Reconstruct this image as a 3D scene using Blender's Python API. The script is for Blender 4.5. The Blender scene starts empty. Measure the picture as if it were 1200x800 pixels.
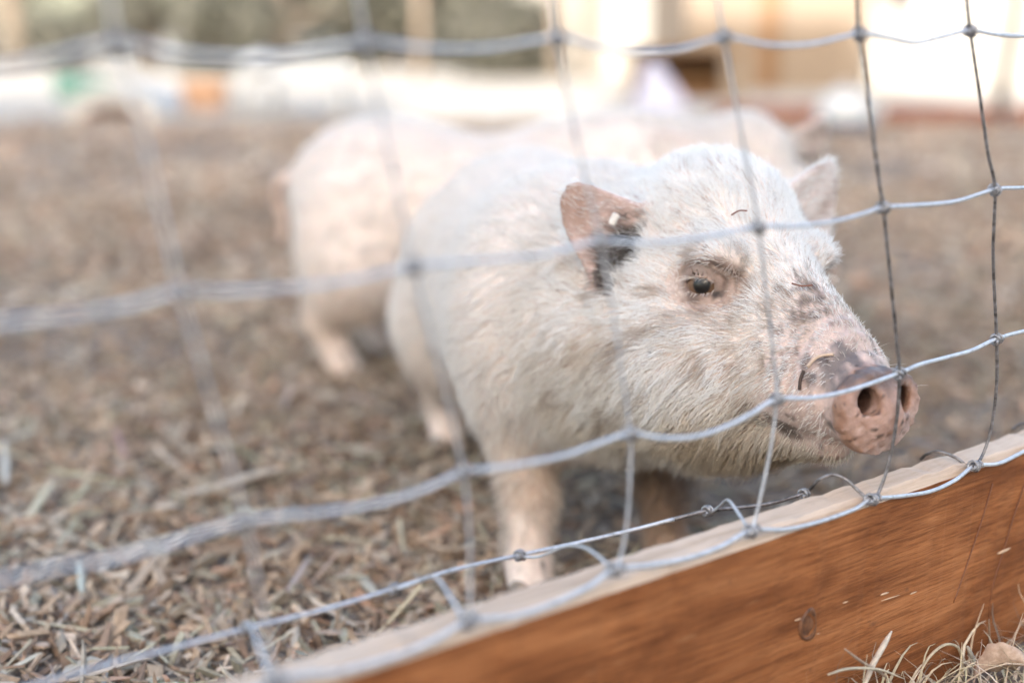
import bpy, bmesh, math, random
import numpy as np
from mathutils import Vector, Matrix

random.seed(7)
rng = np.random.default_rng(7)
scene = bpy.context.scene
R = math.radians

# ------------------------------------------------------------------ camera
CAM_H, PITCH, LENS = 0.44, 0.212, 50.0
cam_data = bpy.data.cameras.new('camera')
cam = bpy.data.objects.new('camera', cam_data)
scene.collection.objects.link(cam)
cam.location = (0, 0, CAM_H)
cam.rotation_euler = (math.pi / 2 - PITCH, 0, 0)
cam_data.lens, cam_data.sensor_width = LENS, 36.0
cam_data.clip_start, cam_data.clip_end = 0.02, 2000
cam_data.dof.use_dof = True
cam_data.dof.focus_distance = 0.90
cam_data.dof.aperture_fstop = 2.4
cam_data.dof.aperture_blades = 0
scene.camera = cam

# ------------------------------------------------------------------ sky, sun, exposure
SUN_EL, SUN_AZ = R(18), R(188)      # azimuth: direction the sun stands in, from +Y clockwise (behind the camera)
world = bpy.data.worlds.new('World'); scene.world = world; world.use_nodes = True
nt = world.node_tree
sky = nt.nodes.new('ShaderNodeTexSky'); sky.sky_type = 'NISHITA'; sky.sun_disc = False
sky.sun_elevation = SUN_EL; sky.sun_rotation = SUN_AZ
sky.air_density = 1.0; sky.dust_density = 3.0; sky.ozone_density = 0.6
bg = nt.nodes['Background']; bg.inputs['Strength'].default_value = 0.15
nt.links.new(sky.outputs[0], bg.inputs['Color'])
sun_d = bpy.data.lights.new('sun', 'SUN'); sun_d.energy = 2.6; sun_d.angle = R(0.53); sun_d.color = (1.0, 0.97, 0.93)
sun = bpy.data.objects.new('sun', sun_d); scene.collection.objects.link(sun)
sdir = Vector((math.sin(SUN_AZ) * math.cos(SUN_EL), math.cos(SUN_AZ) * math.cos(SUN_EL), math.sin(SUN_EL)))
sun.rotation_euler = sdir.to_track_quat('Z', 'Y').to_euler(); sun.location = sdir * 30
vs = scene.view_settings
vs.view_transform = 'Standard'; vs.look = 'None'; vs.exposure = 2.2; vs.gamma = 1.0; vs.use_curve_mapping = False
vs.use_white_balance = True; vs.white_balance_temperature = 6500; vs.white_balance_tint = 9
scene.cycles.use_denoising = True
scene.cycles.max_bounces = 8
scene.cycles.sample_clamp_indirect = 6.0

# ------------------------------------------------------------------ helpers
col = scene.collection
F = 1667.0
CP, SP = math.cos(PITCH), math.sin(PITCH)
def ray(x, y):
    a = (x - 600) / F; b = (400 - y) / F
    return np.array([a, CP + b * SP, -SP + b * CP])
CAMP = np.array([0, 0, CAM_H])
def at_z(x, y, z=0.0):
    d = ray(x, y); return CAMP + d * ((z - CAM_H) / d[2])
def at_Y(x, y, Y):
    d = ray(x, y); return CAMP + d * (Y / d[1])

def link(name, data, parent=None, loc=None):
    o = bpy.data.objects.new(name, data); col.objects.link(o)
    if parent is not None: o.parent = parent
    if loc is not None: o.location = loc
    return o
def tag(o, label=None, cat=None, group=None, kind=None):
    if label: o['label'] = label
    if cat: o['category'] = cat
    if group: o['group'] = group
    if kind: o['kind'] = kind
    return o
def empty(name, loc=(0, 0, 0), rz=0.0):
    o = link(name, None); o.location = loc; o.rotation_euler = (0, 0, rz); o.empty_display_size = 0.1
    return o
def mesh(name, V, Fc, mat=None, smooth=True):
    me = bpy.data.meshes.new(name)
    me.from_pydata([tuple(v) for v in V], [], [tuple(f) for f in Fc]); me.update()
    if mat: me.materials.append(mat)
    if smooth: me.polygons.foreach_set('use_smooth', [True] * len(me.polygons))
    return me
def mesh_np(name, V, Q, mat, smooth=False):
    """V (n,3), Q (m,k) constant-size faces"""
    me = bpy.data.meshes.new(name); k = Q.shape[1]
    me.vertices.add(len(V)); me.vertices.foreach_set('co', np.asarray(V, np.float32).ravel())
    me.loops.add(Q.size); me.loops.foreach_set('vertex_index', Q.astype(np.int32).ravel())
    me.polygons.add(len(Q)); me.polygons.foreach_set('loop_start', np.arange(0, Q.size, k, dtype=np.int32))
    me.polygons.foreach_set('loop_total', np.full(len(Q), k, np.int32))
    me.polygons.foreach_set('use_smooth', np.full(len(Q), smooth))
    me.materials.append(mat); me.update(calc_edges=True); me.validate()
    return me
def set_col(me, C, name='tint'):
    a = me.color_attributes.new(name, 'FLOAT_COLOR', 'POINT')
    C4 = np.ones((len(me.vertices), 4), np.float32); C4[:, :3] = C
    a.data.foreach_set('color', C4.ravel())

def catmull(P, n=6):
    P = np.asarray(P, float); out = []
    E = np.vstack([2 * P[0] - P[1], P, 2 * P[-1] - P[-2]])
    for i in range(1, len(E) - 2):
        p0, p1, p2, p3 = E[i - 1:i + 3]
        for t in np.linspace(0, 1, n, endpoint=False):
            out.append(.5 * (2 * p1 + (p2 - p0) * t + (2 * p0 - 5 * p1 + 4 * p2 - p3) * t * t + (3 * p1 - p0 - 3 * p2 + p3) * t ** 3))
    out.append(P[-1]); return np.array(out)
def tube_data(P, r, sides=8, cap=True):
    P = np.asarray(P, float); n = len(P)
    r = np.full(n, r) if np.isscalar(r) else np.asarray(r, float)
    T = np.gradient(P, axis=0); T /= np.linalg.norm(T, axis=1)[:, None] + 1e-12
    u = np.cross(T[0], [0.31, 0.2, 0.93]); u /= np.linalg.norm(u)
    V = []
    for i in range(n):
        u = u - T[i] * (u @ T[i]); u /= np.linalg.norm(u); w = np.cross(T[i], u)
        for k in range(sides):
            a = 2 * math.pi * k / sides
            V.append(P[i] + r[i] * (math.cos(a) * u + math.sin(a) * w))
    Fc = []
    for i in range(n - 1):
        for k in range(sides):
            k2 = (k + 1) % sides
            Fc.append((i * sides + k, i * sides + k2, (i + 1) * sides + k2, (i + 1) * sides + k))
    if cap:
        Fc.append(tuple(range(sides - 1, -1, -1))); Fc.append(tuple((n - 1) * sides + k for k in range(sides)))
    return V, Fc
def tube(name, P, r, mat, parent=None, sides=8):
    V, Fc = tube_data(P, r, sides)
    return link(name, mesh(name, V, Fc, mat), parent)
def box(name, lo, hi, mat, parent=None, bevel=0.0, seg=2, jitter=0.0):
    bm = bmesh.new(); bmesh.ops.create_cube(bm, size=1.0)
    lo, hi = Vector(lo), Vector(hi)
    for v in bm.verts:
        v.co = Vector([(lo[i] + hi[i]) / 2 + v.co[i] * (hi[i] - lo[i]) for i in range(3)])
        if jitter: v.co += Vector([random.uniform(-jitter, jitter) for _ in range(3)])
    if bevel: bmesh.ops.bevel(bm, geom=bm.edges[:], offset=bevel, segments=seg, affect='EDGES', profile=.6)
    me = bpy.data.meshes.new(name); bm.to_mesh(me); bm.free(); me.materials.append(mat)
    return link(name, me, parent)

# ------------------------------------------------------------------ materials
class NT:
    def __init__(s, name):
        s.m = bpy.data.materials.new(name); s.m.use_nodes = True; s.t = s.m.node_tree
        s.b = s.t.nodes['Principled BSDF']
    def n(s, typ, **kw):
        nd = s.t.nodes.new(typ)
        for k, v in kw.items():
            if k in nd.inputs: nd.inputs[k].default_value = v
            else: setattr(nd, k, v)
        return nd
    def l(s, a, b): s.t.links.new(a, b)
    def noise(s, vec, scale, detail=4, rough=.6, dist=0.0):
        nd = s.n('ShaderNodeTexNoise'); nd.inputs['Scale'].default_value = scale; nd.inputs['Detail'].default_value = detail
        nd.inputs['Roughness'].default_value = rough; nd.inputs['Distortion'].default_value = dist
        if vec is not None: s.l(vec, nd.inputs['Vector'])
        return nd.outputs['Fac']
    def ramp(s, fac, stops, interp='LINEAR'):
        nd = s.n('ShaderNodeValToRGB'); cr = nd.color_ramp; cr.interpolation = interp
        while len(cr.elements) < len(stops): cr.elements.new(0.5)
        for e, (p, c) in zip(cr.elements, stops):
            e.position = p; e.color = (*c, 1) if len(c) == 3 else c
        s.l(fac, nd.inputs[0]); return nd.outputs[0]
    def mix(s, fac, a, b, mode='MIX'):
        nd = s.n('ShaderNodeMix', data_type='RGBA', blend_type=mode)
        for sock, v in ((nd.inputs[0], fac), (nd.inputs[6], a), (nd.inputs[7], b)):
            if hasattr(v, 'is_linked'): s.l(v, sock)
            elif isinstance(v, (int, float)): sock.default_value = v
            else: sock.default_value = (*v, 1)
        return nd.outputs[2]
    def coord(s, which='Object', scale=(1, 1, 1), rot=(0, 0, 0)):
        tc = s.n('ShaderNodeTexCoord'); mp = s.n('ShaderNodeMapping')
        mp.inputs['Scale'].default_value = scale; mp.inputs['Rotation'].default_value = rot
        s.l(tc.outputs[which], mp.inputs['Vector']); return mp.outputs[0]
    def bump(s, h, strength=.3, dist=.002):
        nd = s.n('ShaderNodeBump'); nd.inputs['Strength'].default_value = strength; nd.inputs['Distance'].default_value = dist
        s.l(h, nd.inputs['Height']); s.l(nd.outputs[0], s.b.inputs['Normal']); return nd
    def base(s, c):
        if hasattr(c, 'is_linked'): s.l(c, s.b.inputs['Base Color'])
        else: s.b.inputs['Base Color'].default_value = (*c, 1)
    def set(s, **kw):
        for k, v in kw.items(): s.b.inputs[k.replace('_', ' ')].default_value = v

def simple(name, a, b, scale=8, rough=.7, bump=.15, dist=.003, metallic=0.0):
    m = NT(name); v = m.coord(); f = m.noise(v, scale, 5)
    m.base(m.ramp(f, [(.3, a), (.7, b)])); m.set(Roughness=rough, Metallic=metallic)
    m.bump(m.noise(v, scale * 4, 4), bump, dist); return m.m
def attr_mat(name, rough=.8, var=.25, scale=300, sss=0.0, attr='tint'):
    m = NT(name); a = m.n('ShaderNodeAttribute', attribute_name=attr)
    v = m.coord(); f = m.noise(v, scale, 3)
    k = m.ramp(f, [(.3, (1 - var,) * 3), (.7, (1 + var * .4,) * 3)])
    m.base(m.mix(1.0, a.outputs['Color'], k, 'MULTIPLY')); m.set(Roughness=rough); m.bump(f, .3, .0006)
    return m

M = {}
# galvanised wire
m = NT('galvanised_wire'); v = m.coord(); f = m.noise(v, 260, 4)
m.base(m.ramp(f, [(.25, (.30, .29, .30)), (.42, (.55, .56, .59)), (.7, (.70, .71, .75))])); m.set(Metallic=.45, Roughness=.45)
m.bump(m.noise(v, 900, 3), .25, .0004); M['wire'] = m.m
m = NT('weathered_knot'); v = m.coord(); f = m.noise(v, 500, 4)
m.base(m.ramp(f, [(.3, (.14, .13, .13)), (.6, (.42, .41, .42))])); m.set(Metallic=.6, Roughness=.55); M['knot'] = m.m
m = NT('dark_grey_wire'); v = m.coord(); f = m.noise(v, 200, 4)
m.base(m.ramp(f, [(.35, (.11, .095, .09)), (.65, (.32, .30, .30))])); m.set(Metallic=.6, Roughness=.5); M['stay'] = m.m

# stained plank: grain runs along local X
m = NT('stained_wood'); v = m.coord(scale=(1, 1, 1))
g1 = m.noise(m.coord(scale=(2.2, 40, 40)), 2.0, 6, .62, .8)
g2 = m.noise(m.coord(scale=(5, 190, 190)), 2.0, 6, .7, .4)
blot = m.noise(m.coord(scale=(6, 9, 13)), 1.3, 4, .55, .7)
c1 = m.ramp(g1, [(.27, (.155, .047, .015)), (.5, (.315, .110, .037)), (.73, (.46, .188, .074))])
c2 = m.mix(.4, c1, m.ramp(g2, [(.3, (.11, .033, .010)), (.7, (.46, .185, .07))]))
bl = m.ramp(blot, [(.38, (.66, .62, .60)), (.52, (.92, .91, .90)), (.62, (1.12, 1.16, 1.2))])
c3 = m.mix(1.0, c2, bl, 'MULTIPLY')
scr = m.noise(m.coord(scale=(16, 90, 120)), 1.4, 4, .6, .2)
scr2 = m.noise(m.coord(scale=(6, 6, 14)), 1.4, 2)
sm = m.n('ShaderNodeMath', operation='MULTIPLY'); m.l(m.ramp(scr, [(.64, (0, 0, 0)), (.72, (.55, .55, .55))]), sm.inputs[0]); m.l(m.ramp(scr2, [(.5, (0, 0, 0)), (.58, (1, 1, 1))]), sm.inputs[1])
c4 = m.mix(sm.outputs[0], c3, (.50, .25, .12))
g3 = m.noise(m.coord(scale=(14, 520, 520)), 2.0, 3, .6)
c4 = m.mix(1.0, c4, m.ramp(g3, [(.38, (.74, .72, .71)), (.52, (1.12, 1.13, 1.15))]), 'MULTIPLY')
spl = m.noise(m.coord(scale=(30, 30, 40)), 2.2, 5, .7)
c4 = m.mix(m.ramp(spl, [(.62, (0, 0, 0)), (.70, (.5, .5, .5))]), c4, (.12, .06, .035))
m.base(c4); m.set(Roughness=.6); m.b.inputs['Specular IOR Level'].default_value = .18
ad = m.n('ShaderNodeMath', operation='ADD'); m.l(g2, ad.inputs[0]); m.l(scr, ad.inputs[1])
m.bump(ad.outputs[0], .45, .0012); M['plank'] = m.m
m = NT('raw_wood_edge')
g1 = m.noise(m.coord(scale=(3, 60, 60)), 2.0, 6, .65, .6); g2 = m.noise(m.coord(scale=(14, 60, 60)), 1.2, 4, .7)
c = m.ramp(g1, [(.28, (.42, .29, .20)), (.5, (.60, .45, .34)), (.75, (.70, .56, .44))])
c = m.mix(m.ramp(g2, [(.55, (0, 0, 0)), (.72, (.55, .55, .55))]), c, (.27, .2, .16))
m.base(c); m.set(Roughness=.8); m.bump(g1, .5, .0012); M['plank_edge'] = m.m
m = NT('plank_knot'); v = m.coord(scale=(1, 1, 1)); f = m.noise(v, 160, 4, .6, 1.0)
m.base(m.ramp(f, [(.3, (.05, .02, .01)), (.6, (.19, .075, .03))])); m.set(Roughness=.55); M['plank_knot'] = m.m
m = NT('dark_brown_line'); m.base((.16, .055, .022)); m.set(Roughness=.5); M['face_line'] = m.m

# ground
m = NT('mulch_and_sand'); tc = m.n('ShaderNodeTexCoord'); P = tc.outputs['Object']
sep = m.n('ShaderNodeSeparateXYZ'); m.l(P, sep.inputs[0])
wob = m.noise(P, .7, 3)
yy = m.n('ShaderNodeMath', operation='MULTIPLY_ADD'); m.l(wob, yy.inputs[0]); yy.inputs[1].default_value = .8; m.l(sep.outputs['Y'], yy.inputs[2])
mr = m.n('ShaderNodeMapRange'); mr.inputs['From Min'].default_value = 7.55; mr.inputs['From Max'].default_value = 8.0; m.l(yy.outputs[0], mr.inputs[0])
soil = m.ramp(m.noise(P, 60, 6, .7), [(.3, (.07, .052, .040)), (.5, (.16, .125, .098)), (.7, (.28, .225, .182))])
soil = m.mix(m.ramp(m.noise(P, 3.2, 3), [(.4, (0, 0, 0)), (.65, (.6, .6, .6))]), soil, (.32, .265, .225))
sand = m.ramp(m.noise(P, 1.5, 5), [(.3, (.42, .37, .31)), (.7, (.52, .47, .41))])
m.base(m.mix(mr.outputs[0], soil, sand)); m.set(Roughness=.95); m.b.inputs['Specular IOR Level'].default_value = .15
m.bump(m.noise(P, 90, 5), .6, .004); M['ground'] = m.m
M['chips'] = attr_mat('wood_chips', .85, .3, 260).m
M['straw'] = attr_mat('dry_straw', .7, .25, 300).m

# ------------------------------------------------------------------ fence line geometry (shared)
B0 = np.array([0.3465, 0.926, 0.0])            # a point of the plank's front face line
YAW = R(39.25)
UD = np.array([math.cos(YAW), math.sin(YAW), 0]); ND = np.array([-math.sin(YAW), math.cos(YAW), 0])   # along, and into the pen
BT = 0.168                                      # plank top height
def un(p): return (p - B0) @ UD, (p - B0) @ ND
def n_of_z(z):                                  # the netting stands a little in front of the plank and leans out upwards
    return float(np.interp(z, [.10, BT, .255, .35, .45, .7], [-.004, -.0045, -.012, -.024, -.030, -.036]))
def on_n(x, y, n):
    d = ray(x, y); t = ((B0 - CAMP) @ ND + n) / (d @ ND); return CAMP + d * t
def on_fence(x, y):
    n = -.02
    for _ in range(12): n = n_of_z(on_n(x, y, n)[2])
    return on_n(x, y, n)
def ground_z(X, Y):
    n = (X - B0[0]) * ND[0] + (Y - B0[1]) * ND[1]
    t = np.clip((n - .023) / -.021, 0, 1); out = t * t * (3 - 2 * t) * .024
    w = np.clip(1 - np.hypot(X, Y - 2) / 8, 0, 1)
    return out + w * (.006 * np.sin(X * 5.1 + 1.3) * np.sin(Y * 4.3) + .004 * np.sin(X * 11 + Y * 7))

# ------------------------------------------------------------------ ground sheet
gx = np.concatenate([-np.geomspace(900, 3.2, 26), np.linspace(-3, 3, 200), np.geomspace(3.2, 900, 26)])
gy = np.concatenate([-np.geomspace(900, 0.6, 22), np.linspace(-.4, 4, 170), np.geomspace(4.2, 900, 34)])
X, Y = np.meshgrid(gx, gy, indexing='ij')
Z = ground_z(X, Y)
V = np.stack([X, Y, Z], -1).reshape(-1, 3); nx, ny = len(gx), len(gy)
I = (np.arange(nx - 1)[:, None] * ny + np.arange(ny - 1)[None]).ravel()
ground = link('ground', mesh_np('ground', V, np.stack([I, I + ny, I + ny + 1, I + 1], 1), M['ground'], True))
tag(ground, 'brown mulched earth of the pen running out to pale sandy ground', kind='structure')

# ------------------------------------------------------------------ pigs: one continuous skin from a blended distance field
def smin(a, b, k):
    h = np.clip(.5 + .5 * (b - a) / k, 0, 1); return b + (a - b) * h - k * h * (1 - h)
def smax(a, b, k): return -smin(-a, -b, k)
def ell(P, c, r, Rm=None):
    q = P - np.asarray(c, np.float32)
    if Rm is not None: q = q @ np.asarray(Rm, np.float32)
    r = np.asarray(r, np.float32)
    k0 = np.sqrt(((q / r) ** 2).sum(-1)); k1 = np.sqrt(((q / (r * r)) ** 2).sum(-1)) + 1e-9
    return k0 * (k0 - 1) / k1
def rc(P, a, b, ra, rb):
    a = np.asarray(a, np.float32); ba = np.asarray(b, np.float32) - a
    t = np.clip(((P - a) @ ba) / (ba @ ba), 0, 1)
    return np.sqrt(((P - a - t[:, None] * ba) ** 2).sum(-1)) - (ra + (rb - ra) * t)
def frame(u, w):
    u = np.array(u, float); u /= np.linalg.norm(u); w = np.array(w, float); w -= u * (u @ w); w /= np.linalg.norm(w)
    return np.stack([u, np.cross(w, u), w], 1)            # columns u, v, w
def sines(P, scale, seed, n=6):
    r = np.random.default_rng(seed); out = np.zeros(len(P))
    for _ in range(n):
        k = r.normal(size=3); k *= scale * r.uniform(.6, 1.7) / np.linalg.norm(k); out += np.sin(P @ k + r.uniform(0, 6.28))
    return out / math.sqrt(n)
def sstep(x, a, b):
    t = np.clip((x - a) / (b - a), 0, 1); return t * t * (3 - 2 * t)

EYE = np.array([.070, .0445, .009]); EYE_N = np.array([.50, .86, .10]); EYE_N = EYE_N / np.linalg.norm(EYE_N)
DISC = np.array([.211, 0, -.058])
HS = .93                                   # head scale
class Pig:
    def __init__(s, head_pos, yaw, pitch, roll=0.0, feet=None, belly=.108, lift=0.0, muddy_leg=False, dust=.91, far=False):
        s.belly, s.lift, s.muddy_leg, s.dust, s.far = belly, lift, muddy_leg, dust, far
        s.hp = np.array(head_pos, np.float32)
        s.HR = np.array((Matrix.Rotation(yaw, 3, 'Z') @ Matrix.Rotation(pitch, 3, 'Y') @ Matrix.Rotation(roll, 3, 'X')), np.float32)
        # feet: (x, y) of each hoof: front right, front left, hind right, hind left
        s.feet = feet or [(.0, -.062), (.01, .062), (-.375, -.07), (-.36, .07)]
        s.ef = {}
        for sg in (1, -1):
            h = np.cross([0, 0, 1], EYE_N * [1, sg, 1]); h /= np.linalg.norm(h)
            # columns: along the lid, up, outwards ; tilt the opening a little
            n = EYE_N * [1, sg, 1]; v = np.cross(n, h); s.ef[sg] = np.stack([h, v, n], 1).astype(np.float32)
        s.ears = {sg: frame((-.22, sg * .93, .24 if sg < 0 else .36), (.92, sg * .30, .06)).astype(np.float32) for sg in (1, -1)}
    def to_head(s, P): return (P - s.hp) @ s.HR / HS
    def from_head(s, x): return s.hp + s.HR @ (np.asarray(x) * HS)
    def body(s, P):
        P0 = P; P = P - np.array([0, 0, s.lift], np.float32)
        d = ell(P, (-.03, 0, .220), (.15, .100, .098))
        d = smin(d, ell(P, (-.19, 0, .206), (.20, .117, s.belly)), .06)
        d = smin(d, ell(P, (-.335, 0, .225), (.125, .101, .100)), .05)
        d = smin(d, ell(P, (-.03, 0, .258), (.12, .08, .060)), .05)
        A = P.copy(); A[:, 1] = np.abs(A[:, 1])
        d = smin(d, ell(A, (-.015, .060, .20), (.060, .042, .078)), .03)
        d = smin(d, ell(A, (-.345, .078, .17), (.085, .052, .10)), .03)
        P = P0
        for i, (fx, fy) in enumerate(s.feet):
            sg = -1 if i % 2 == 0 else 1
            if i < 2:
                d = smin(d, rc(P, (-.005, sg * .064, .150), (fx * .6 - .004, fy * .97, .078), .031, .0185), .022)
                d = smin(d, rc(P, (fx * .6 - .004, fy * .95, .078), (fx - .004, fy, .028), .0190, .0155), .012)
            else:
                hx = fx - .026
                d = smin(d, rc(P, (-.35, sg * .082, .15), (hx, fy * 1.02, .082), .05, .0245), .03)
                d = smin(d, rc(P, (hx, fy * 1.02, .082), (fx - .006, fy, .028), .0235, .018), .012)
            d = smin(d, rc(P, (fx - .004, fy, .028), (fx + .006, fy, .014), .0195, .0185), .008)
        # neck to head, with a heavy throat
        hb = s.from_head([-.02, 0, -.02])
        d = smin(d, rc(P, (.0, 0, .225), hb, .100, .082), .05)
        ht = s.from_head([.02, 0, -.062])
        d = smin(d, rc(P, (.02, 0, .202), ht, .066, .056), .05)
        return d
    def head(s, Q):
        A = Q.copy(); A[:, 1] = np.abs(A[:, 1])
        d = ell(Q, (-.012, 0, .010), (.085, .064, .088))
        d = smin(d, ell(Q, (.018, 0, .046), (.058, .048, .048)), .03)
        d = smin(d, rc(Q, (.05, 0, -.014), (.155, 0, -.048), .054, .034), .03)
        d = smin(d, rc(Q, (.07, 0, .026), (.165, 0, -.024), .028, .017), .03)
        d = smin(d, ell(A, (.015, .046, -.052), (.078, .046, .060)), .03)
        d = smin(d, ell(A, (.055, .040, -.062), (.055, .030, .042)), .03)
        d = smin(d, ell(A, (.070, .040, .030), (.030, .017, .014)), .016)           # brow
        d = smin(d, ell(A, (.135, .020, -.052), (.05, .022, .026)), .02)            # lips
        # snout barrel, then the lower jaw under a mouth crease, then the disc
        d = smin(d, rc(Q, (.13, 0, -.045), (.203, 0, -.058), .033, .0265), .02)
        jaw = smin(rc(Q, (.02, 0, -.082), (.168, 0, -.086), .044, .0155), ell(Q, (.02, 0, -.084), (.085, .060, .038)), .03)
        d = smin(d, jaw, .007)
        # creases of the snout
        mk = sstep(Q[:, 0], .135, .165) * (1 - sstep(Q[:, 0], .193, .202)) * sstep(Q[:, 2], -.075, -.05)
        d = d + .0010 * mk * np.sin(Q[:, 0] * 2 * math.pi / .0125 + Q[:, 1] * 60)
        zz = (Q[:, 2] - DISC[2]) / .0292; rad = np.sqrt((Q[:, 1] / (.0318 * (1 + .13 * np.clip(zz, -1, 1)))) ** 2 + zz ** 2 + 1e-9) + .05 * np.exp(-(Q[:, 1] / .007) ** 2) * (zz > 0)
        lean = Q[:, 0] - DISC[0] - .10 * (Q[:, 2] - DISC[2])
        disc = smax(np.abs(lean) - .0075 + .0022 * (1 - np.clip(rad, 0, 1) ** 2), (rad - 1) * .031, .007)
        d = smin(d, disc, .007)
        y_, z_ = Q[:, 1], Q[:, 2]; d = d + .00035 * sstep(Q[:, 0], .200, .206) * (np.sin(620 * y_ + 2.2 * np.sin(380 * z_)) + np.sin(700 * z_ + 2.5 * np.sin(450 * y_ + 1)))
        no = A - np.array([.219, .0125, -.0535], np.float32)
        d = smax(d, -ell(A, (.213, .0142, -.0495), (.026, .0070, .0092)), .0035)
        d = d + .0012 * np.exp(-((Q[:, 1] / .005) ** 2)) * sstep(Q[:, 0], .212, .218) * sstep(Q[:, 2], -.075, -.06)
        # eyes
        for sg in (1, -1):
            E = Q - (EYE * [1, sg, 1]).astype(np.float32)
            far = np.sqrt((E ** 2).sum(-1))
            L = E @ s.ef[sg]
            d = d + .0009 * np.sin(far * 2 * math.pi / .0062) * sstep(far, .016, .019) * (1 - sstep(far, .025, .038))
            d = smin(d, far - .0158, .004)
            d = smax(d, -ell(L, (0, -.0018, .0168), (.0130, .0054, .0145)), .0014)
            d = smax(d, -(far - .0139), .0008)
        return d
    def ear(s, Q, sg):
        o = np.array([.001, sg * .0555, .020], np.float32)
        L = (Q - o) @ s.ears[sg]                                 # u, v, w
        u, v, w = L.T
        v = v * sg                                               # +v = upper edge
        u, v = (u / 1.95, v / 1.5) if sg > 0 else (u / 1.34, v / 1.2)   # the far ear is spread wider
        t = np.clip(u / .06, 0, 1)
        e1 = v - .031 - .10 * u; e2 = u * .76 - v * .65 - .036
        kr = .014 if sg < 0 else .026
        out = smax(smax(smax(e1, e2, kr), u - .059, kr), -u - .012, .008)
        curve = 6.5 * v * v - .006 * t + .004 * np.sin(u * 55) * t
        thin = np.abs(w - curve) / np.sqrt(1 + (13 * v) ** 2) - (.0034 - .0014 * t)
        return smax(thin, out, .004)
    def sd(s, P):
        P = P.astype(np.float32)
        d = s.body(P)
        Q = s.to_head(P); near = (np.abs(Q - np.array([.06, 0, 0], np.float32)) < np.array([.26, .2, .2], np.float32)).all(1)
        if near.any():
            q = Q[near]; hd = s.head(q); dd = smin(d[near] / HS, hd, .022)
            for sg in (1, -1):
                e = s.ear(q, sg); dd = smin(dd, e, .010)
                o = np.array([.001, sg * .0555, .020], np.float32) + s.ears[sg] @ np.array([.012, -.002 * sg, .010], np.float32)
                dd = smax(dd, -ell(q, o, (.014, .0095, .017), s.ears[sg][:, [0, 2, 1]]), .006)
            d[near] = dd * HS
        return d
    def build_mesh(s, fine, coarse):
        hl = s.hp
        def axis(lo, hi, flo, fhi):
            a = np.arange(lo, flo, coarse); b = np.arange(flo, fhi, fine); c = np.arange(fhi, hi, coarse)
            return np.concatenate([a, b, c])
        tip = s.from_head([.225, 0, -.06])
        ax = axis(-.49, tip[0] + .06, min(hl[0] - .085, .3), tip[0] + .03)
        ay = axis(-.19, max(.19, hl[1] + .18), min(hl[1], tip[1]) - .125, max(hl[1], tip[1]) + .125)
        az = axis(-.006, hl[2] + .14, min(tip[2] - .05, hl[2] - .15), hl[2] + .11)
        n = [len(a) for a in (ax, ay, az)]
        S = np.full(n, 1.0, np.float32); bs = 8
        # coarse pass on block centres, fine pass only where the skin can be
        blocks = [(i, j, k) for i in range(0, n[0], bs) for j in range(0, n[1], bs) for k in range(0, n[2], bs)]
        lohi = [(ax[i], ax[min(i + bs, n[0]) - 1], ay[j], ay[min(j + bs, n[1]) - 1], az[k], az[min(k + bs, n[2]) - 1]) for i, j, k in blocks]
        lohi = np.array(lohi); cen = (lohi[:, 0::2] + lohi[:, 1::2]) / 2; rad = np.linalg.norm(lohi[:, 1::2] - lohi[:, 0::2], axis=1) / 2
        dc = s.sd(cen); act = np.abs(dc) < rad * 1.6 + .012
        pts, idx = [], []
        for (i, j, k), d0, a in zip(blocks, dc, act):
            sl = (slice(i, i + bs), slice(j, j + bs), slice(k, k + bs))
            if not a: S[sl] = d0; continue
            g = np.stack(np.meshgrid(ax[sl[0]], ay[sl[1]], az[sl[2]], indexing='ij'), -1)
            idx.append((sl, g.shape[:3])); pts.append(g.reshape(-1, 3))
        allp = np.concatenate(pts).astype(np.float32)
        vals = np.concatenate([s.sd(c) for c in np.array_split(allp, max(1, len(allp) // 200000))])
        p = 0
        for sl, sh in idx:
            m_ = sh[0] * sh[1] * sh[2]; S[sl] = vals[p:p + m_].reshape(sh); p += m_
        # surface nets
        ins = S < 0
        c8 = [ins[a:n[0] - 1 + a, b:n[1] - 1 + b, c:n[2] - 1 + c] for a in (0, 1) for b in (0, 1) for c in (0, 1)]
        cnt = sum(x.astype(np.int8) for x in c8); cell = (cnt > 0) & (cnt < 8)
        ci = np.argwhere(cell); vid = np.full(cell.shape, -1, np.int64); vid[cell] = np.arange(len(ci))
        acc = np.zeros((len(ci), 3)); wgt = np.zeros(len(ci)); axs = (ax, ay, az)
        corner = [(a, b, c) for a in (0, 1) for b in (0, 1) for c in (0, 1)]
        for a in range(8):
            for b in range(a + 1, 8):
                if sum(abs(np.array(corner[a]) - corner[b])) != 1: continue
                A_ = ci + corner[a]; B_ = ci + corner[b]
                sa = S[tuple(A_.T)]; sb = S[tuple(B_.T)]; cr = (sa < 0) != (sb < 0)
                t = np.where(cr, sa / np.where(cr, sa - sb, 1), 0)
                pa = np.stack([axs[q][A_[:, q]] for q in range(3)], 1); pb = np.stack([axs[q][B_[:, q]] for q in range(3)], 1)
                acc[cr] += (pa + (pb - pa) * t[:, None])[cr]; wgt[cr] += 1
        V = acc / wgt[:, None]
        quads = []
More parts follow.
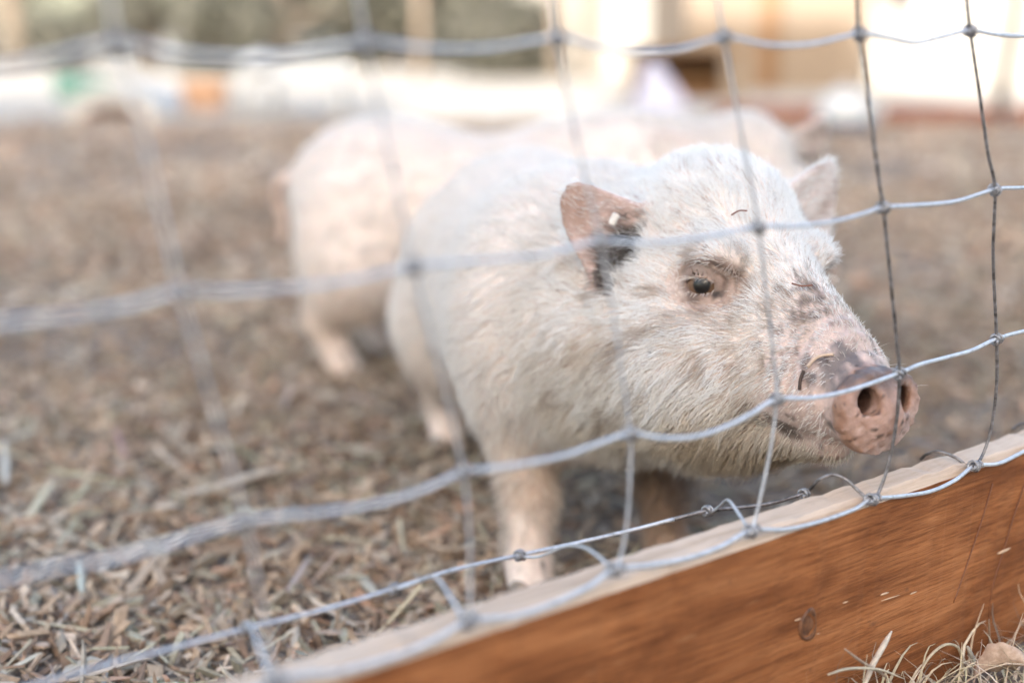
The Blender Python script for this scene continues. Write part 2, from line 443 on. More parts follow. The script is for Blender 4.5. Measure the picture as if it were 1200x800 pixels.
        for q in range(3):
            sl0 = [slice(0, None)] * 3; sl1 = [slice(0, None)] * 3
            sl0[q] = slice(0, n[q] - 1); sl1[q] = slice(1, n[q])
            x = ins[tuple(sl0)] != ins[tuple(sl1)]
            e = np.argwhere(x); fl = ins[tuple(sl0)][x]
            o1, o2 = [(1, 2), (2, 0), (0, 1)][q]
            ok = (e[:, o1] > 0) & (e[:, o2] > 0) & (e[:, o1] < n[o1] - 1) & (e[:, o2] < n[o2] - 1)
            e, fl = e[ok], fl[ok]
            def g(d1, d2):
                f = e.copy(); f[:, o1] -= d1; f[:, o2] -= d2; return vid[tuple(f.T)]
            qd = np.stack([g(1, 1), g(0, 1), g(0, 0), g(1, 0)], 1)
            qd[~fl] = qd[~fl][:, ::-1]; quads.append(qd)
        Q = np.concatenate(quads)
        # pull vertices on to the exact field
        for _ in range(2):
            d = s.sd(V); eps = 4e-4
            G = np.stack([s.sd(V + np.eye(3)[q] * eps) - s.sd(V - np.eye(3)[q] * eps) for q in range(3)], 1) / (2 * eps)
            g2 = (G ** 2).sum(1) + .15
            V = V - np.clip(d / g2, -.002, .002)[:, None] * G
        s.V, s.Q = V, Q
        s.G = G / (np.linalg.norm(G, axis=1)[:, None] + 1e-9)
        return V, Q

def pig_colour(s):
    """skin colour of each vertex: pink skin, pale where haired, dirt and dark pigment in patches, and shade painted on a front leg"""
    V = s.V; Q = s.to_head(V); A = Q.copy(); A[:, 1] = np.abs(A[:, 1])
    n1 = sines(V, 60, 1); n2 = sines(V, 180, 2); n3 = sines(V, 420, 3); n4 = sines(V, 900, 4)
    C = np.tile(np.array([.84, .73, .66]), (len(V), 1))
    def lay(w, c):
        nonlocal C
        w = np.clip(w, 0, 1)[:, None]; C = C * (1 - w) + np.asarray(c) * w
    hd = sstep(Q[:, 0], -.06, -.02)
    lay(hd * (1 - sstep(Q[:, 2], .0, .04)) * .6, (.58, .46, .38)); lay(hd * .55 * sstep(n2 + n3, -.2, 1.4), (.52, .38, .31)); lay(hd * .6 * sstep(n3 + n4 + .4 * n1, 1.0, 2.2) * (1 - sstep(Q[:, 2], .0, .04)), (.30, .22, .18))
    lay(sstep(Q[:, 0], .12, .175) * hd * .9, (.62, .475, .42))
    lay(sstep(Q[:, 0], .196, .206), (.47, .31, .255)); nx = s.G @ s.HR[:, 0]; lay(sstep(Q[:, 0], .200, .206) * (1 - sstep(nx, .45, .85)) * .8, (.36, .20, .13))
    lay(sstep(Q[:, 0], .2, .21) * sstep(n2 + .5 * n3 - 30 * (Q[:, 2] + .058), .0, 1.3) * .75, (.70, .53, .49)); lay(sstep(Q[:, 0], .2, .21) * sstep(n3 - .6 * n2, .5, 1.6) * .5, (.40, .22, .15))
    # grey pigment over the top of the snout, mostly on its right side
    top = np.exp(-(((Q[:, 0] - .193) / .020) ** 2 + ((Q[:, 1] + .014) / .025) ** 2 + ((Q[:, 2] + .032) / .020) ** 2))
    lay(sstep(top + .20 * n2 + .18 * n3 + .10 * n4, .36, .80) * .85, (.11, .10, .105))
    rim = np.exp(-(((Q[:, 0] - .211) / .008) ** 2)) * sstep(Q[:, 2], -.046, -.034)
    lay(sstep(rim + .15 * n2 + .1 * n3, .35, .75) * .8, (.13, .11, .11))
    # dirty bridge of the nose
    br = np.exp(-(((Q[:, 0] - .145) / .03) ** 2 + ((Q[:, 1] + .012) / .026) ** 2)) * sstep(Q[:, 2], -.045, -.02)
    lay(sstep(br * .75 + .25 * n3 + .3 * n4, .45, 1.1) * .8, (.15, .115, .10))
    mz = np.exp(-(((Q[:, 0] - .150) / .040) ** 2)) * hd; lay(sstep(mz * .8 + .3 * n2 + .3 * n3 + .25 * n4, .7, 1.5) * .7, (.20, .15, .13))
    # mouth corner and chin stain
    mo = np.exp(-(((Q[:, 0] - .135) / .045) ** 2 + ((Q[:, 2] + .083) / .014) ** 2))
    lay(sstep(mo + .2 * n2 + .15 * n3, .5, 1.0) * .8, (.16, .12, .10))
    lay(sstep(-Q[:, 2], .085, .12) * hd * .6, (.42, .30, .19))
    # brown skin round the eyes
    for sg in (1, -1):
        E = Q - EYE * [1, sg, 1]; L = E @ s.ef[sg]; fw = -sg * L[:, 0]; r = np.sqrt((L[:, 0] / 1.35) ** 2 + L[:, 1] ** 2); r2 = np.sqrt(((fw - .006) / 1.5) ** 2 + (L[:, 1] + .001) ** 2)
        near = (np.abs(L[:, 2]) < .04)
        lay(near * (1 - sstep(r2 + .003 * n2, .015, .025)) * .85, (.40, .285, .235)); lay(near * np.exp(-((r2 - .017) / .0022) ** 2) * sstep(L[:, 1], .002, .008) * .75, (.12, .085, .07)); lay(near * (1 - sstep(r2, .018, .027)) * sstep(n4 + .5 * n3, .0, 1.5) * .6, (.20, .13, .10))
        lay(near * (1 - sstep(r, .0125, .017)) * sstep(n3 + n2, .3, 1.4) * .75, (.10, .07, .06))
        lay(near * (1 - sstep(np.abs(r - .0095), .0, .0028)) * .55, (.14, .10, .085))
        w = np.exp(-(((L[:, 0] * 1 - .014 * 1) / .006) ** 2 + ((L[:, 1] + .008) / .005) ** 2)) * near
        lay(sstep(w + .25 * n4, .5, .9), (.05, .04, .038))
    # ears: pink inside, dark hairy hollow at the root
    for sg in (1, -1):
        o = np.array([.001, sg * .0555, .020]); L = (Q - o) @ s.ears[sg]; u, v, w = L[:, 0], L[:, 1] * sg, L[:, 2]
        nrm = (s.G @ s.HR) @ s.ears[sg][:, 2]
        ear = 1 - sstep(s.ear(Q.astype(np.float32), sg), .0015, .004)
        lay(ear * sstep(nrm, -.1, .3), (.58, .43, .385) if sg < 0 else (.78, .67, .62))
        lay(ear * sstep(-nrm, -.1, .3) * .6, (.78, .66, .60)); lay(ear * sstep(nrm, -.1, .3) * sstep(n2 + n3, .2, 1.6) * (.45 if sg < 0 else .2), (.40, .27, .22))
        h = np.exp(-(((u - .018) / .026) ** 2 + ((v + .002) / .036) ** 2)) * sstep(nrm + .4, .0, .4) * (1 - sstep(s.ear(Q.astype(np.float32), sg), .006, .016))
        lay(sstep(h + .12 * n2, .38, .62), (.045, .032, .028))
        tipb = ear * sstep(u, .046, .058) * sstep(v, .0, .014)
        lay(tipb * sstep(n2 + .6, 0, 1) * .55, (.34, .22, .17))
    dk = sstep(Q[:, 0], .203, .209); b1 = sines(V, 700, 41, 7); b2 = sines(V, 1500, 42, 7)
    lay(dk * sstep(b1, .9, 1.5) * .55, (.34, .18, .12)); lay(dk * sstep(b1 + .7 * b2, 1.6, 2.0) * .8, (.07, .045, .04)); lay(dk * sstep(-b1, .9, 1.5) * .5, (.76, .60, .56))
    for (sy, sz, sr, k_) in ((-.012, -.067, .0018, 1), (-.0075, -.071, .0023, 1), (.0145, -.061, .0030, 1), (.008, -.0625, .0018, 1), (.018, -.073, .0015, 1), (-.021, -.074, .0012, 1), (.001, -.062, .0040, .45), (-.018, -.058, .0012, 1)):
        dd_ = np.sqrt((Q[:, 1] - sy) ** 2 + (Q[:, 2] - sz) ** 2) + .0004 * n4; lay(dk * (1 - sstep(dd_, sr * .6, sr * 1.15)) * k_, (.06, .04, .035) if k_ == 1 else (.36, .18, .12))
    inn = np.sqrt(((A[:, 1] - .0142) / .0070) ** 2 + ((Q[:, 2] + .0495) / .0092) ** 2); lay(sstep(Q[:, 0], .18, .19) * (1 - sstep(inn, 1.1, 1.3)) * (1 - sstep(Q[:, 0], .2125, .2160)) * .9, (.07, .038, .032)); lay(dk * sstep(Q[:, 2] + .0015 * n3, -.047, -.034) * .75, (.15, .12, .115)); lay(dk * sstep(n2 + .6 * n3, .4, 1.4) * .4, (.30, .17, .12))
    # dark specks on snout, cheeks
    sp = sines(V, 1050, 11, 8) + .5 * sines(V, 300, 12)
    lay(sstep(sp, 2.0, 2.35) * hd * sstep(Q[:, 0], .06, .13), (.055, .04, .035))
    # dirty feet and shins
    lay((1 - sstep(V[:, 2], .01, .06)) * .4 * sstep(n1 + .5, -.5, 1), (.45, .34, .27))
    lay(sstep(-V[:, 2], -.13, -.09) * (np.abs(V[:, 1]) < .09) * (V[:, 2] > .07) * (V[:, 0] < .1) * .5, (.42, .28, .17))
    if s.far: lay(sstep(Q[:, 0], .10, .16) * .55, (.72, .62, .56))
    if s.muddy_leg: lay((V[:, 1] > .025) * (V[:, 0] > -.08) * (V[:, 0] < .1) * (1 - sstep(V[:, 2], .09, .14)) * .8, (.24, .145, .085))  # brown front leg: dirt plus the shade under the body, painted in
    return np.clip(C, 0, 1)

def grow_fur(s, count, radius, seed, body_only=False):
    r = np.random.default_rng(seed)
    T = np.concatenate([s.Q[:, [0, 1, 2]], s.Q[:, [0, 2, 3]]]); a, b, c = (s.V[T[:, i]] for i in range(3))
    ar = np.linalg.norm(np.cross(b - a, c - a), axis=1) / 2
    Qc = s.to_head((a + b + c) / 3); hx = sstep(Qc[:, 0], -.09, -.05) * (np.abs(Qc[:, 1]) < .13)
    dens = ar * (1 + 2.3 * hx)
    pick = r.choice(len(T), count, p=dens / dens.sum())
    w = r.dirichlet((1, 1, 1), count)
    P = (a[pick] * w[:, :1] + b[pick] * w[:, 1:2] + c[pick] * w[:, 2:]); N = sum(s.G[T[pick, i]] * w[:, i:i + 1] for i in range(3))
    N /= np.linalg.norm(N, axis=1)[:, None] + 1e-9
    Q = s.to_head(P); A = np.abs(Q[:, 1]); hd = sstep(Q[:, 0], -.075, -.02)
    keep = np.ones(count)
    ln = np.full(count, .016)
    face = .0130 + .006 * sstep(-Q[:, 2], .02, .075)
    face = face * (1 - .62 * sstep(Q[:, 0], .085, .15))
    ln = ln * (1 - hd) + face * hd
    keep *= 1 - .72 * sstep(Q[:, 0], .158, .185) - .25 * sstep(Q[:, 0], .185, .20)
    keep[Q[:, 0] > .2005] = 0
    low = sstep(-Q[:, 2], .055, .085) * hd * (Q[:, 0] < .17)
    ln += .003 * low * sstep(.19 - Q[:, 0], .0, .1); keep = np.maximum(keep, low * .8 * (Q[:, 0] < .165))
    eyeD = np.full(count, 1.0)
    for sg in (1, -1):
        E = Q - EYE * [1, sg, 1]; L = E @ s.ef[sg]; rr = np.sqrt((L[:, 0] / 1.3) ** 2 + L[:, 1] ** 2); rr[np.abs(L[:, 2]) > .04] = 1
        rr2 = np.sqrt(((-sg * L[:, 0] - .006) / 1.5) ** 2 + L[:, 1] ** 2); rr2[np.abs(L[:, 2]) > .04] = 1; eyeD = np.minimum(eyeD, np.minimum(rr, rr2))
    keep *= sstep(eyeD + r.normal(size=count) * .001, .0125, .0215); ln *= .42 + .58 * sstep(eyeD, .013, .030)
    mth = np.exp(-(((Q[:, 0] - .155) / .030) ** 2 + ((Q[:, 2] + .072) / .020) ** 2)); keep *= 1 - .85 * sstep(mth, .3, .7); ln *= 1 - .5 * sstep(mth, .2, .7)
    earw = np.zeros(count); inner = np.zeros(count); hollow = np.zeros(count); eout = np.zeros((count, 3))
    for sg in (1, -1):
        o = np.array([.001, sg * .0555, .020]); L = (Q - o) @ s.ears[sg]; u, v, w_ = L[:, 0], L[:, 1] * sg, L[:, 2]
        nw = (N @ s.HR) @ s.ears[sg][:, 2]
        sde = s.ear(Q.astype(np.float32), sg); e = 1 - sstep(sde, .0015, .004)
        earw = np.maximum(earw, e); inner = np.maximum(inner, e * sstep(nw, -.2, .2))
        h = np.exp(-(((u - .014) / .025) ** 2 + ((v + .002) / .034) ** 2)) * (sde < .012) * (nw > -.3)
        hollow = np.maximum(hollow, h)
        eo = (s.HR @ (s.ears[sg] @ np.array([1.0, .15 * sg, .2]))); eout += e[:, None] * eo
    ln = ln * (1 - earw) + earw * .008; keep *= 1 - .86 * inner
    ln = np.where(hollow > .35, .017, ln); keep = np.where(hollow > .35, .35, keep)
    keep *= sstep(P[:, 2], .03, .06) * .9 + .1
    k = r.random(count) < keep
    P, N, Q, ln, hd, eyeD, earw, eout, hollow, inner = (x[k] for x in (P, N, Q, ln, hd, eyeD, earw, eout, hollow, inner)); n = len(P)
    # flow: back from the snout over the face, round the eye, down the cheeks, back along the body
    fl = Q - np.array([.27, 0, -.035]); fl /= np.linalg.norm(fl, axis=1)[:, None]
    fl[:, 2] -= .75 * sstep(-Q[:, 2], -.01, .06); fl[:, 2] += .25 * sstep(Q[:, 2], .03, .07)
    fl = fl @ s.HR.T
    fb = np.tile(np.array([-1.0, 0, -.45]), (n, 1)); fb[:, 2] -= .5 * (P[:, 2] < .18)
    D = fl * hd[:, None] + fb * (1 - hd[:, None])
    D = D * (1 - earw[:, None]) + eout * earw[:, None]
    cl = np.stack([sines(P, 210, 21 + q) for q in range(3)], 1) * .30 + np.stack([sines(P, 620, 31 + q) for q in range(3)], 1) * .22
    D = D + cl + r.normal(size=(n, 3)) * .16
    D -= N * (D * N).sum(1)[:, None]; D /= np.linalg.norm(D, axis=1)[:, None] + 1e-9
    lift = r.uniform(.22, .55, n)[:, None] * (1 - .35 * hd[:, None] * 0)
    wild = r.random(n) < .05; lift[wild] += .6
    ln = ln * r.uniform(.6, 1.25, n)
    m_ = 5; pts = np.zeros((n, m_, 3)); grav = np.array([0, 0, -1.0])
    d0 = D + N * lift * 1.6; d0 /= np.linalg.norm(d0, axis=1)[:, None]
    kink = r.normal(size=(n, 3)) * .10
    p = P - N * .0006; pts[:, 0] = p
    for i in range(1, m_):
        t = i / (m_ - 1)
        d = d0 * (1 - .55 * t) + (D + N * .10) * (.55 * t) + grav * .22 * t + kink * t
        d /= np.linalg.norm(d, axis=1)[:, None]
        p = p + d * (ln / (m_ - 1))[:, None]; pts[:, i] = p
    rad = np.full((n, m_), 1.0) * np.array([1, .95, .82, .6, .25]) * radius * r.uniform(.75, 1.2, n)[:, None] * (1 + .25 * (1 - hd))[:, None]
    # colour
    C = np.tile(np.array([.94, .925, .905]), (n, 1)) * (s.dust + (1 - s.dust) * hd * (not s.far))[:, None] * (1 - (1 - hd[:, None] * (not s.far)) * np.array([-.03, .005, .04])) * r.uniform(.88, 1.04, n)[:, None]  # sky light offset in the colour: fur darker except the near pig's head
    def lay(w, c):
        nonlocal C
        w = np.clip(w, 0, 1)[:, None]; C = C * (1 - w) + np.asarray(c) * w
    n1 = sines(P, 70, 1); n2 = sines(P, 200, 2); n3 = sines(P, 420, 3)
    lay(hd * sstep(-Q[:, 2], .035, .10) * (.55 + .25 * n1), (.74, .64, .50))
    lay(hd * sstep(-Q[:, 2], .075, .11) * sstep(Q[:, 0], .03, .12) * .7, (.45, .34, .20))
    br = 1.15 * np.exp(-(((Q[:, 0] - .152) / .030) ** 2 + ((Q[:, 1] + .010) / .030) ** 2)) * sstep(Q[:, 2], -.055, -.025)
    lay(sstep(br * .9 + .3 * n3 + .25 * r.normal(size=n), .5, 1.1) * .8, (.27, .21, .17))
    lay((1 - sstep(eyeD, .020, .036)) * .7 * sstep(n2 + .5 * n3, -.6, .8), (.38, .28, .22))
    lay(sstep(n2 + .8 * n3 + .4 * r.normal(size=n), 1.3, 2.3) * hd * .6 * (1 - sstep(Q[:, 2], -.01, .03)), (.40, .31, .23))
    lay(sstep(n1 + .5 * n2 + .5 * r.normal(size=n), .4, 1.8) * hd * .55 * (1 - sstep(Q[:, 2], -.02, .03)), (.62, .50, .37)); lay(sstep(sines(P, 330, 55) + .6 * sines(P, 800, 56) + .3 * r.normal(size=n), .6, 1.7) * hd * .75 * (1 - sstep(Q[:, 2], .0, .045)), (.38, .28, .20))
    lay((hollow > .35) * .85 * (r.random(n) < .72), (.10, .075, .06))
    lay((1 - hd) * sstep(.16 - P[:, 2], .0, .08) * .45, (.60, .46, .34))
    if s.muddy_leg: lay((P[:, 1] > .025) * (P[:, 0] > -.08) * (P[:, 0] < .1) * (1 - sstep(P[:, 2], .09, .14)) * .8, (.26, .16, .10))  # same dirt and painted shade in the fur of that leg
    lay((r.random(n) < .03) * .6, (.35, .25, .18))
    return pts, rad, np.clip(C, 0, 1)

def add_curves(name, pts, rad, C, mat, parent):
    n, m_ = pts.shape[:2]
    cu = bpy.data.hair_curves.new(name); cu.add_curves([m_] * n)
    cu.attributes['position'].data.foreach_set('vector', pts.reshape(-1).astype(np.float32))
    ra = cu.attributes.get('radius') or cu.attributes.new('radius', 'FLOAT', 'POINT')
    ra.data.foreach_set('value', rad.reshape(-1).astype(np.float32))
    ca = cu.attributes.new('tint', 'FLOAT_COLOR', 'CURVE'); C4 = np.ones((n, 4), np.float32); C4[:, :3] = C
    ca.data.foreach_set('color', C4.ravel())
    cu.materials.append(mat)
    return link(name, cu, parent)

# skin, bristle, eye, hoof materials
m = NT('pig_skin'); a = m.n('ShaderNodeAttribute', attribute_name='tint'); v = m.coord()
f1 = m.noise(v, 240, 5, .65); f2 = m.noise(v, 900, 3)
c = m.mix(1.0, a.outputs['Color'], m.ramp(f1, [(.3, (.78, .74, .72)), (.7, (1.08, 1.06, 1.05))]), 'MULTIPLY')
m.base(c); m.set(Roughness=.42); m.b.inputs['Specular IOR Level'].default_value = .35
m.b.inputs['Subsurface Weight'].default_value = .12; m.b.inputs['Subsurface Radius'].default_value = (1, .35, .2); m.b.inputs['Subsurface Scale'].default_value = .004
ad = m.n('ShaderNodeMath', operation='ADD'); m.l(f1, ad.inputs[0]); m.l(f2, ad.inputs[1]); m.bump(ad.outputs[0], .55, .0011); M['skin'] = m.m
m = NT('pig_bristle'); a = m.n('ShaderNodeAttribute', attribute_name='tint')
m.base(a.outputs['Color']); m.set(Roughness=.45); m.b.inputs['Specular IOR Level'].default_value = .4
tr = m.n('ShaderNodeBsdfTranslucent'); m.l(a.outputs['Color'], tr.inputs['Color']); mx = m.n('ShaderNodeMixShader'); mx.inputs[0].default_value = .35
m.l(m.b.outputs[0], mx.inputs[1]); m.l(tr.outputs[0], mx.inputs[2]); m.l(mx.outputs[0], m.t.nodes['Material Output'].inputs['Surface']); M['fur'] = m.m
m = NT('pig_eye'); tc = m.n('ShaderNodeTexCoord'); sp = m.n('ShaderNodeSeparateXYZ'); m.l(tc.outputs['Object'], sp.inputs[0])
nz = m.n('ShaderNodeMath', operation='DIVIDE'); m.l(sp.outputs['Z'], nz.inputs[0]); nz.inputs[1].default_value = .0138
m.base(m.ramp(nz.outputs[0], [(.52, (.46, .34, .29)), (.62, (.20, .11, .06)), (.80, (.17, .09, .045)), (.92, (.10, .05, .024)), (.945, (.006, .004, .003))]))
m.set(Roughness=.35); m.b.inputs['Coat Weight'].default_value = .22; m.b.inputs['Coat Roughness'].default_value = .05; M['eye'] = m.m
M['hoof'] = simple('hoof_horn', (.16, .12, .09), (.34, .27, .21), 120, .6)

def eyeball(parent, pg, sg, mat):
    bm = bmesh.new(); bmesh.ops.create_uvsphere(bm, u_segments=40, v_segments=28, radius=.0137)
    for vv in bm.verts:                                     # the cornea bulges a little
        k = max(0, (vv.co.z / .0137 - .80) / .2); vv.co.z += .0011 * k * (2 - k)
    me = bpy.data.meshes.new('eye'); bm.to_mesh(me); bm.free(); me.materials.append(mat)
    me.polygons.foreach_set('use_smooth', [True] * len(me.polygons))
    o = link('eye', me, parent)
    n = pg.ef[sg][:, 2] + np.array([.28, 0, -.05]); n /= np.linalg.norm(n)
    pos = pg.from_head(EYE * [1, sg, 1]); o.scale = (HS,) * 3; d = Vector(pg.HR @ n)
    o.location = Vector(pos); o.rotation_mode = 'QUATERNION'; o.rotation_quaternion = d.to_track_quat('Z', 'Y')
    return o
def hooves(parent, pg):
    for i, (fx, fy) in enumerate(pg.feet):
        bm = bmesh.new()
        for t in (-1, 1):
            g = bmesh.ops.create_uvsphere(bm, u_segments=14, v_segments=10, radius=1)['verts']
            for vv in g:
                x, y, z = vv.co
                vv.co = (fx + .012 + x * .022 * (1 - .25 * max(z, 0)), fy + t * .0098 + y * .0092, max(.001, .010 + z * .013))
        me = bpy.data.meshes.new('hoof'); bm.to_mesh(me); bm.free(); me.materials.append(M['hoof'])
        me.polygons.foreach_set('use_smooth', [True] * len(me.polygons)); link('hoof', me, parent)
def make_pig(pg, fine, coarse, root_loc, heading, label, fur_count, fur_r, seed, lashes):
    root = empty('pig', root_loc, heading); tag(root, label, 'pig', 'pigs in the pen')
    V, Q = pg.build_mesh(fine, coarse)
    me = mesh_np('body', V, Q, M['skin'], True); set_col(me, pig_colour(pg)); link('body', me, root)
    for sg in (1, -1): eyeball(root, pg, sg, M['eye'])
    hooves(root, pg)
    tl = catmull([(-.452, 0, .255), (-.478, .006, .25), (-.492, .02, .225), (-.486, .024, .19), (-.49, .02, .165)], 5)
    t = tube('tail', tl, np.linspace(.012, .004, len(tl)), M['skin'], root); set_col(t.data, (.72, .56, .48))
    if fur_count:
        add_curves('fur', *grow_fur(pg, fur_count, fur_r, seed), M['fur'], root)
    if lashes:
        r = np.random.default_rng(5); pts = []
        for sg in (1, -1):
            for i in range(46):
                up = i < 32; th = r.uniform(-.95, .95)
                L = np.array([.0124 * th, (.0038 if up else -.0072) * math.sqrt(1 - th * th * .9), .0136 - .003 * th * th])
                d = np.array([.35 * th, (.25 if up else -.7), 1.0]) + r.normal(size=3) * .2; d /= np.linalg.norm(d); l_ = r.uniform(.006, .011) * (1 if up else .6)
                c = [L + d * l_ * t + np.array([0, (-.5 if up else .1), 0]) * l_ * t * t * .8 for t in np.linspace(0, 1, 5)]
                pts.append([pg.from_head(EYE * [1, sg, 1] + pg.ef[sg] @ x) for x in c])
        pts = np.array(pts); add_curves('eyelashes', pts, np.tile(np.array([1, .9, .8, .6, .3]) * .00016, (len(pts), 1)), np.tile([.82, .74, .66], (len(pts), 1)), M['fur'], root)
        pts = []
        for i in range(60):                                 # long bristles round the muzzle
            x = r.uniform(.12, .2); ang = r.uniform(-2.6, 2.6); rd = .03
            b = np.array([x, rd * math.sin(ang), -.052 + rd * math.cos(ang)])
            d = np.array([r.uniform(-.2, .7), math.sin(ang), math.cos(ang)]) + r.normal(size=3) * .25; d /= np.linalg.norm(d)
            l_ = r.uniform(.015, .034)
            pts.append([pg.from_head(b + d * l_ * t + np.array([0, 0, -.25]) * l_ * t * t) for t in np.linspace(0, 1, 5)])
        pts = np.array(pts); add_curves('whiskers', pts, np.tile(np.array([1, .9, .7, .5, .2]) * .00016, (60, 1)), np.tile([.85, .79, .7], (60, 1)), M['fur'], root)
    return root
PHI = R(9)
pigA = Pig((.108, .056, .264), R(16), R(-2), R(-3), feet=[(.034, -.060), (.0, .062), (-.385, -.078), (-.36, .07)], muddy_leg=True)
rootA = make_pig(pigA, .0022, .0065, (.068, 1.115, 0), -math.pi / 2 + PHI, 'white bristly pig pressing its snout against the wire in front', 150000, .00018, 3, True)
pigB = Pig((.128, -.010, .252), R(-60), R(8), 0.0, belly=.096, lift=.010, dust=.83, far=True)
rootB = make_pig(pigB, .006, .008, (.160, 1.80, 0), R(-12), 'second white pig standing sideways behind the pig at the wire', 40000, .00035, 4, False)

# ------------------------------------------------------------------ stained plank at the foot of the netting
board = empty('timber_plank', tuple(B0), YAW)
tag(board, 'reddish brown stained plank on edge along the foot of the wire netting', 'plank')
def plank_mesh():
    us = np.linspace(-1.3, 1.9, 320); prof = [(0, .018), (0, .162), (.0012, .1662), (.0035, .168), (.0215, .168), (.024, .1658), (.025, .162), (.025, .018)]
    r = np.random.default_rng(9); V = []; mats = []
    for i, u in enumerate(us):
        for k, (n, z) in enumerate(prof):
            dn = .0007 * math.sin(u * 9 + k) + r.normal() * .00025
            dz = .0007 * math.sin(u * 6 + 1) + (r.normal() * .0005 if 1 < k < 6 else 0)
            V.append((u, n + dn, z + dz - .0))
    Fc = []; K = len(prof)
    for i in range(len(us) - 1):
        for k in range(K):
            k2 = (k + 1) % K
            Fc.append((i * K + k, (i + 1) * K + k, (i + 1) * K + k2, i * K + k2)); mats.append(1 if 1 <= k <= 5 else 0)
    Fc += [tuple(range(K)), tuple((len(us) - 1) * K + k for k in range(K - 1, -1, -1))]; mats += [1, 1]
    me = mesh('board', V, Fc, M['plank'], False); me.materials.append(M['plank_edge'])
    me.polygons.foreach_set('material_index', mats); return me
link('board', plank_mesh(), board)
def on_board(x, y): return un(on_n(x, y, 0.0))[0], on_n(x, y, 0.0)[2]
# knot, chipped splinters and thin dark lines on the face
ku, kz = on_board(946, 732)
V, Fc = [], []
for rg, (rr, dn) in enumerate([(.0, -.0012), (.0035, -.0014), (.0055, -.0005), (.0066, -.0016), (.0080, -.0013), (.0092, .0003)]):
    for k in range(20):
        a = 2 * math.pi * k / 20; w = 1 + .12 * math.sin(a * 3 + rg)
        V.append((ku + rr * .95 * w * math.cos(a) + .3 * rr * math.sin(a) * 0, dn, kz + rr * 1.25 * w * math.sin(a)))
for rg in range(5):
    for k in range(20): Fc.append((rg * 20 + k, rg * 20 + (k + 1) % 20, rg * 20 + 20 + (k + 1) % 20, rg * 20 + 20 + k))
link('wood_knot', mesh('wood_knot', V, Fc, M['plank_knot']), board)
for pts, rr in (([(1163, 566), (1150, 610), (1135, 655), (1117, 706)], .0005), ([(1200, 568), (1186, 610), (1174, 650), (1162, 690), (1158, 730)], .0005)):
    tube('dark_line', catmull([(u, -.0002, z) for u, z in (on_board(*p) for p in pts)], 6), rr, M['face_line'], board, 6)
m = NT('fresh_splinter'); m.base((.62, .42, .27)); m.set(Roughness=.8); M['splinter'] = m.m
for (x, y, l, w, sl) in [(1176, 645, 15, 4, -.45), (1036, 695, 10, 3, -.3), (1043, 700, 22, 1.6, -.32), (990, 705, 7, 2, -.3), (1070, 694, 8, 2, -.4), (957, 742, 6, 1.2, -.3), (935, 725, 8, 2, -.3)]:
    pp = [on_board(x + l / 2 * q, y + l / 2 * q * sl) for q in (-1, -.3, .4, 1)]
    tube('splinter', [(u, -.0004, z) for u, z in pp], [w * .00012, w * .00026, w * .00022, w * .00006], M['splinter'], board, 5)

# ------------------------------------------------------------------ wire netting
fence = empty('wire_fence', (B0[0], B0[1], 0))
tag(fence, 'galvanised woven wire netting with square openings above the stained plank', 'wire fence')
FO = Vector((-B0[0], -B0[1], 0))
WR = .00122
def fpart(o): o.location = FO; return o
rows = {
 'T': [(-330, 120), (-180, 78), (-60, 88), (40, 72), (137, 50), (200, 62), (260, 68), (340, 65), (428, 50), (500, 57), (570, 57), (652, 45), (695, 54), (740, 61), (795, 58), (848, 44), (900, 53), (950, 52), (1007, 40), (1040, 44), (1073, 50), (1105, 43), (1137, 36), (1170, 41), (1205, 42), (1260, 35), (1320, 42), (1380, 34), (1480, 36), (1560, 30)],
 'A': [(-420, 470), (-220, 405), (-80, 388), (0, 378), (90, 368), (150, 358), (210, 342), (280, 341), (350, 336), (420, 327), (485, 312), (560, 306), (640, 298), (700, 283), (758, 285), (820, 279), (889, 266), (930, 265), (975, 260), (1010, 251), (1035, 243), (1070, 241), (1120, 236), (1166, 222), (1200, 220), (1245, 215), (1290, 204), (1340, 202), (1400, 190), (1490, 180), (1570, 168)],
 'B': [(-260, 800), (-140, 735), (-40, 690), (60, 666), (130, 655), (200, 636), (288, 610), (380, 600), (450, 588), (500, 572), (543, 553), (600, 546), (660, 534), (700, 520), (738, 508), (772, 513), (812, 512), (850, 500), (880, 485), (910, 468), (955, 466), (1000, 456), (1054, 437), (1078, 427), (1112, 418), (1140, 410), (1168, 397), (1200, 388), (1240, 380), (1285, 362), (1330, 356), (1400, 335), (1500, 305), (1570, 285)],
 'C': [(60, 960), (140, 890), (230, 850), (320, 798), (400, 786), (470, 766), (512, 748), (548, 728), (600, 722), (648, 707), (690, 687), (720, 667), (760, 662), (805, 654), (845, 640), (880, 622), (920, 620), (960, 611), (1000, 597), (1022, 585), (1058, 581), (1092, 575), (1120, 562), (1142, 546), (1170, 543), (1200, 529), (1245, 508), (1290, 498), (1350, 470), (1420, 440), (1520, 400)],
}
for key in 'TABC':
    pts = [on_fence(x, y) if key != 'C' else on_n(x, y, -.0045) for x, y in rows[key]]
    if key == 'C': pts = [np.array([p[0], p[1], p[2]]) for p in pts]
    P = catmull(pts, 7)
    fpart(tube('line_wire', P, WR * (1.08 if key in 'BC' else 1.0), M['wire'], fence))
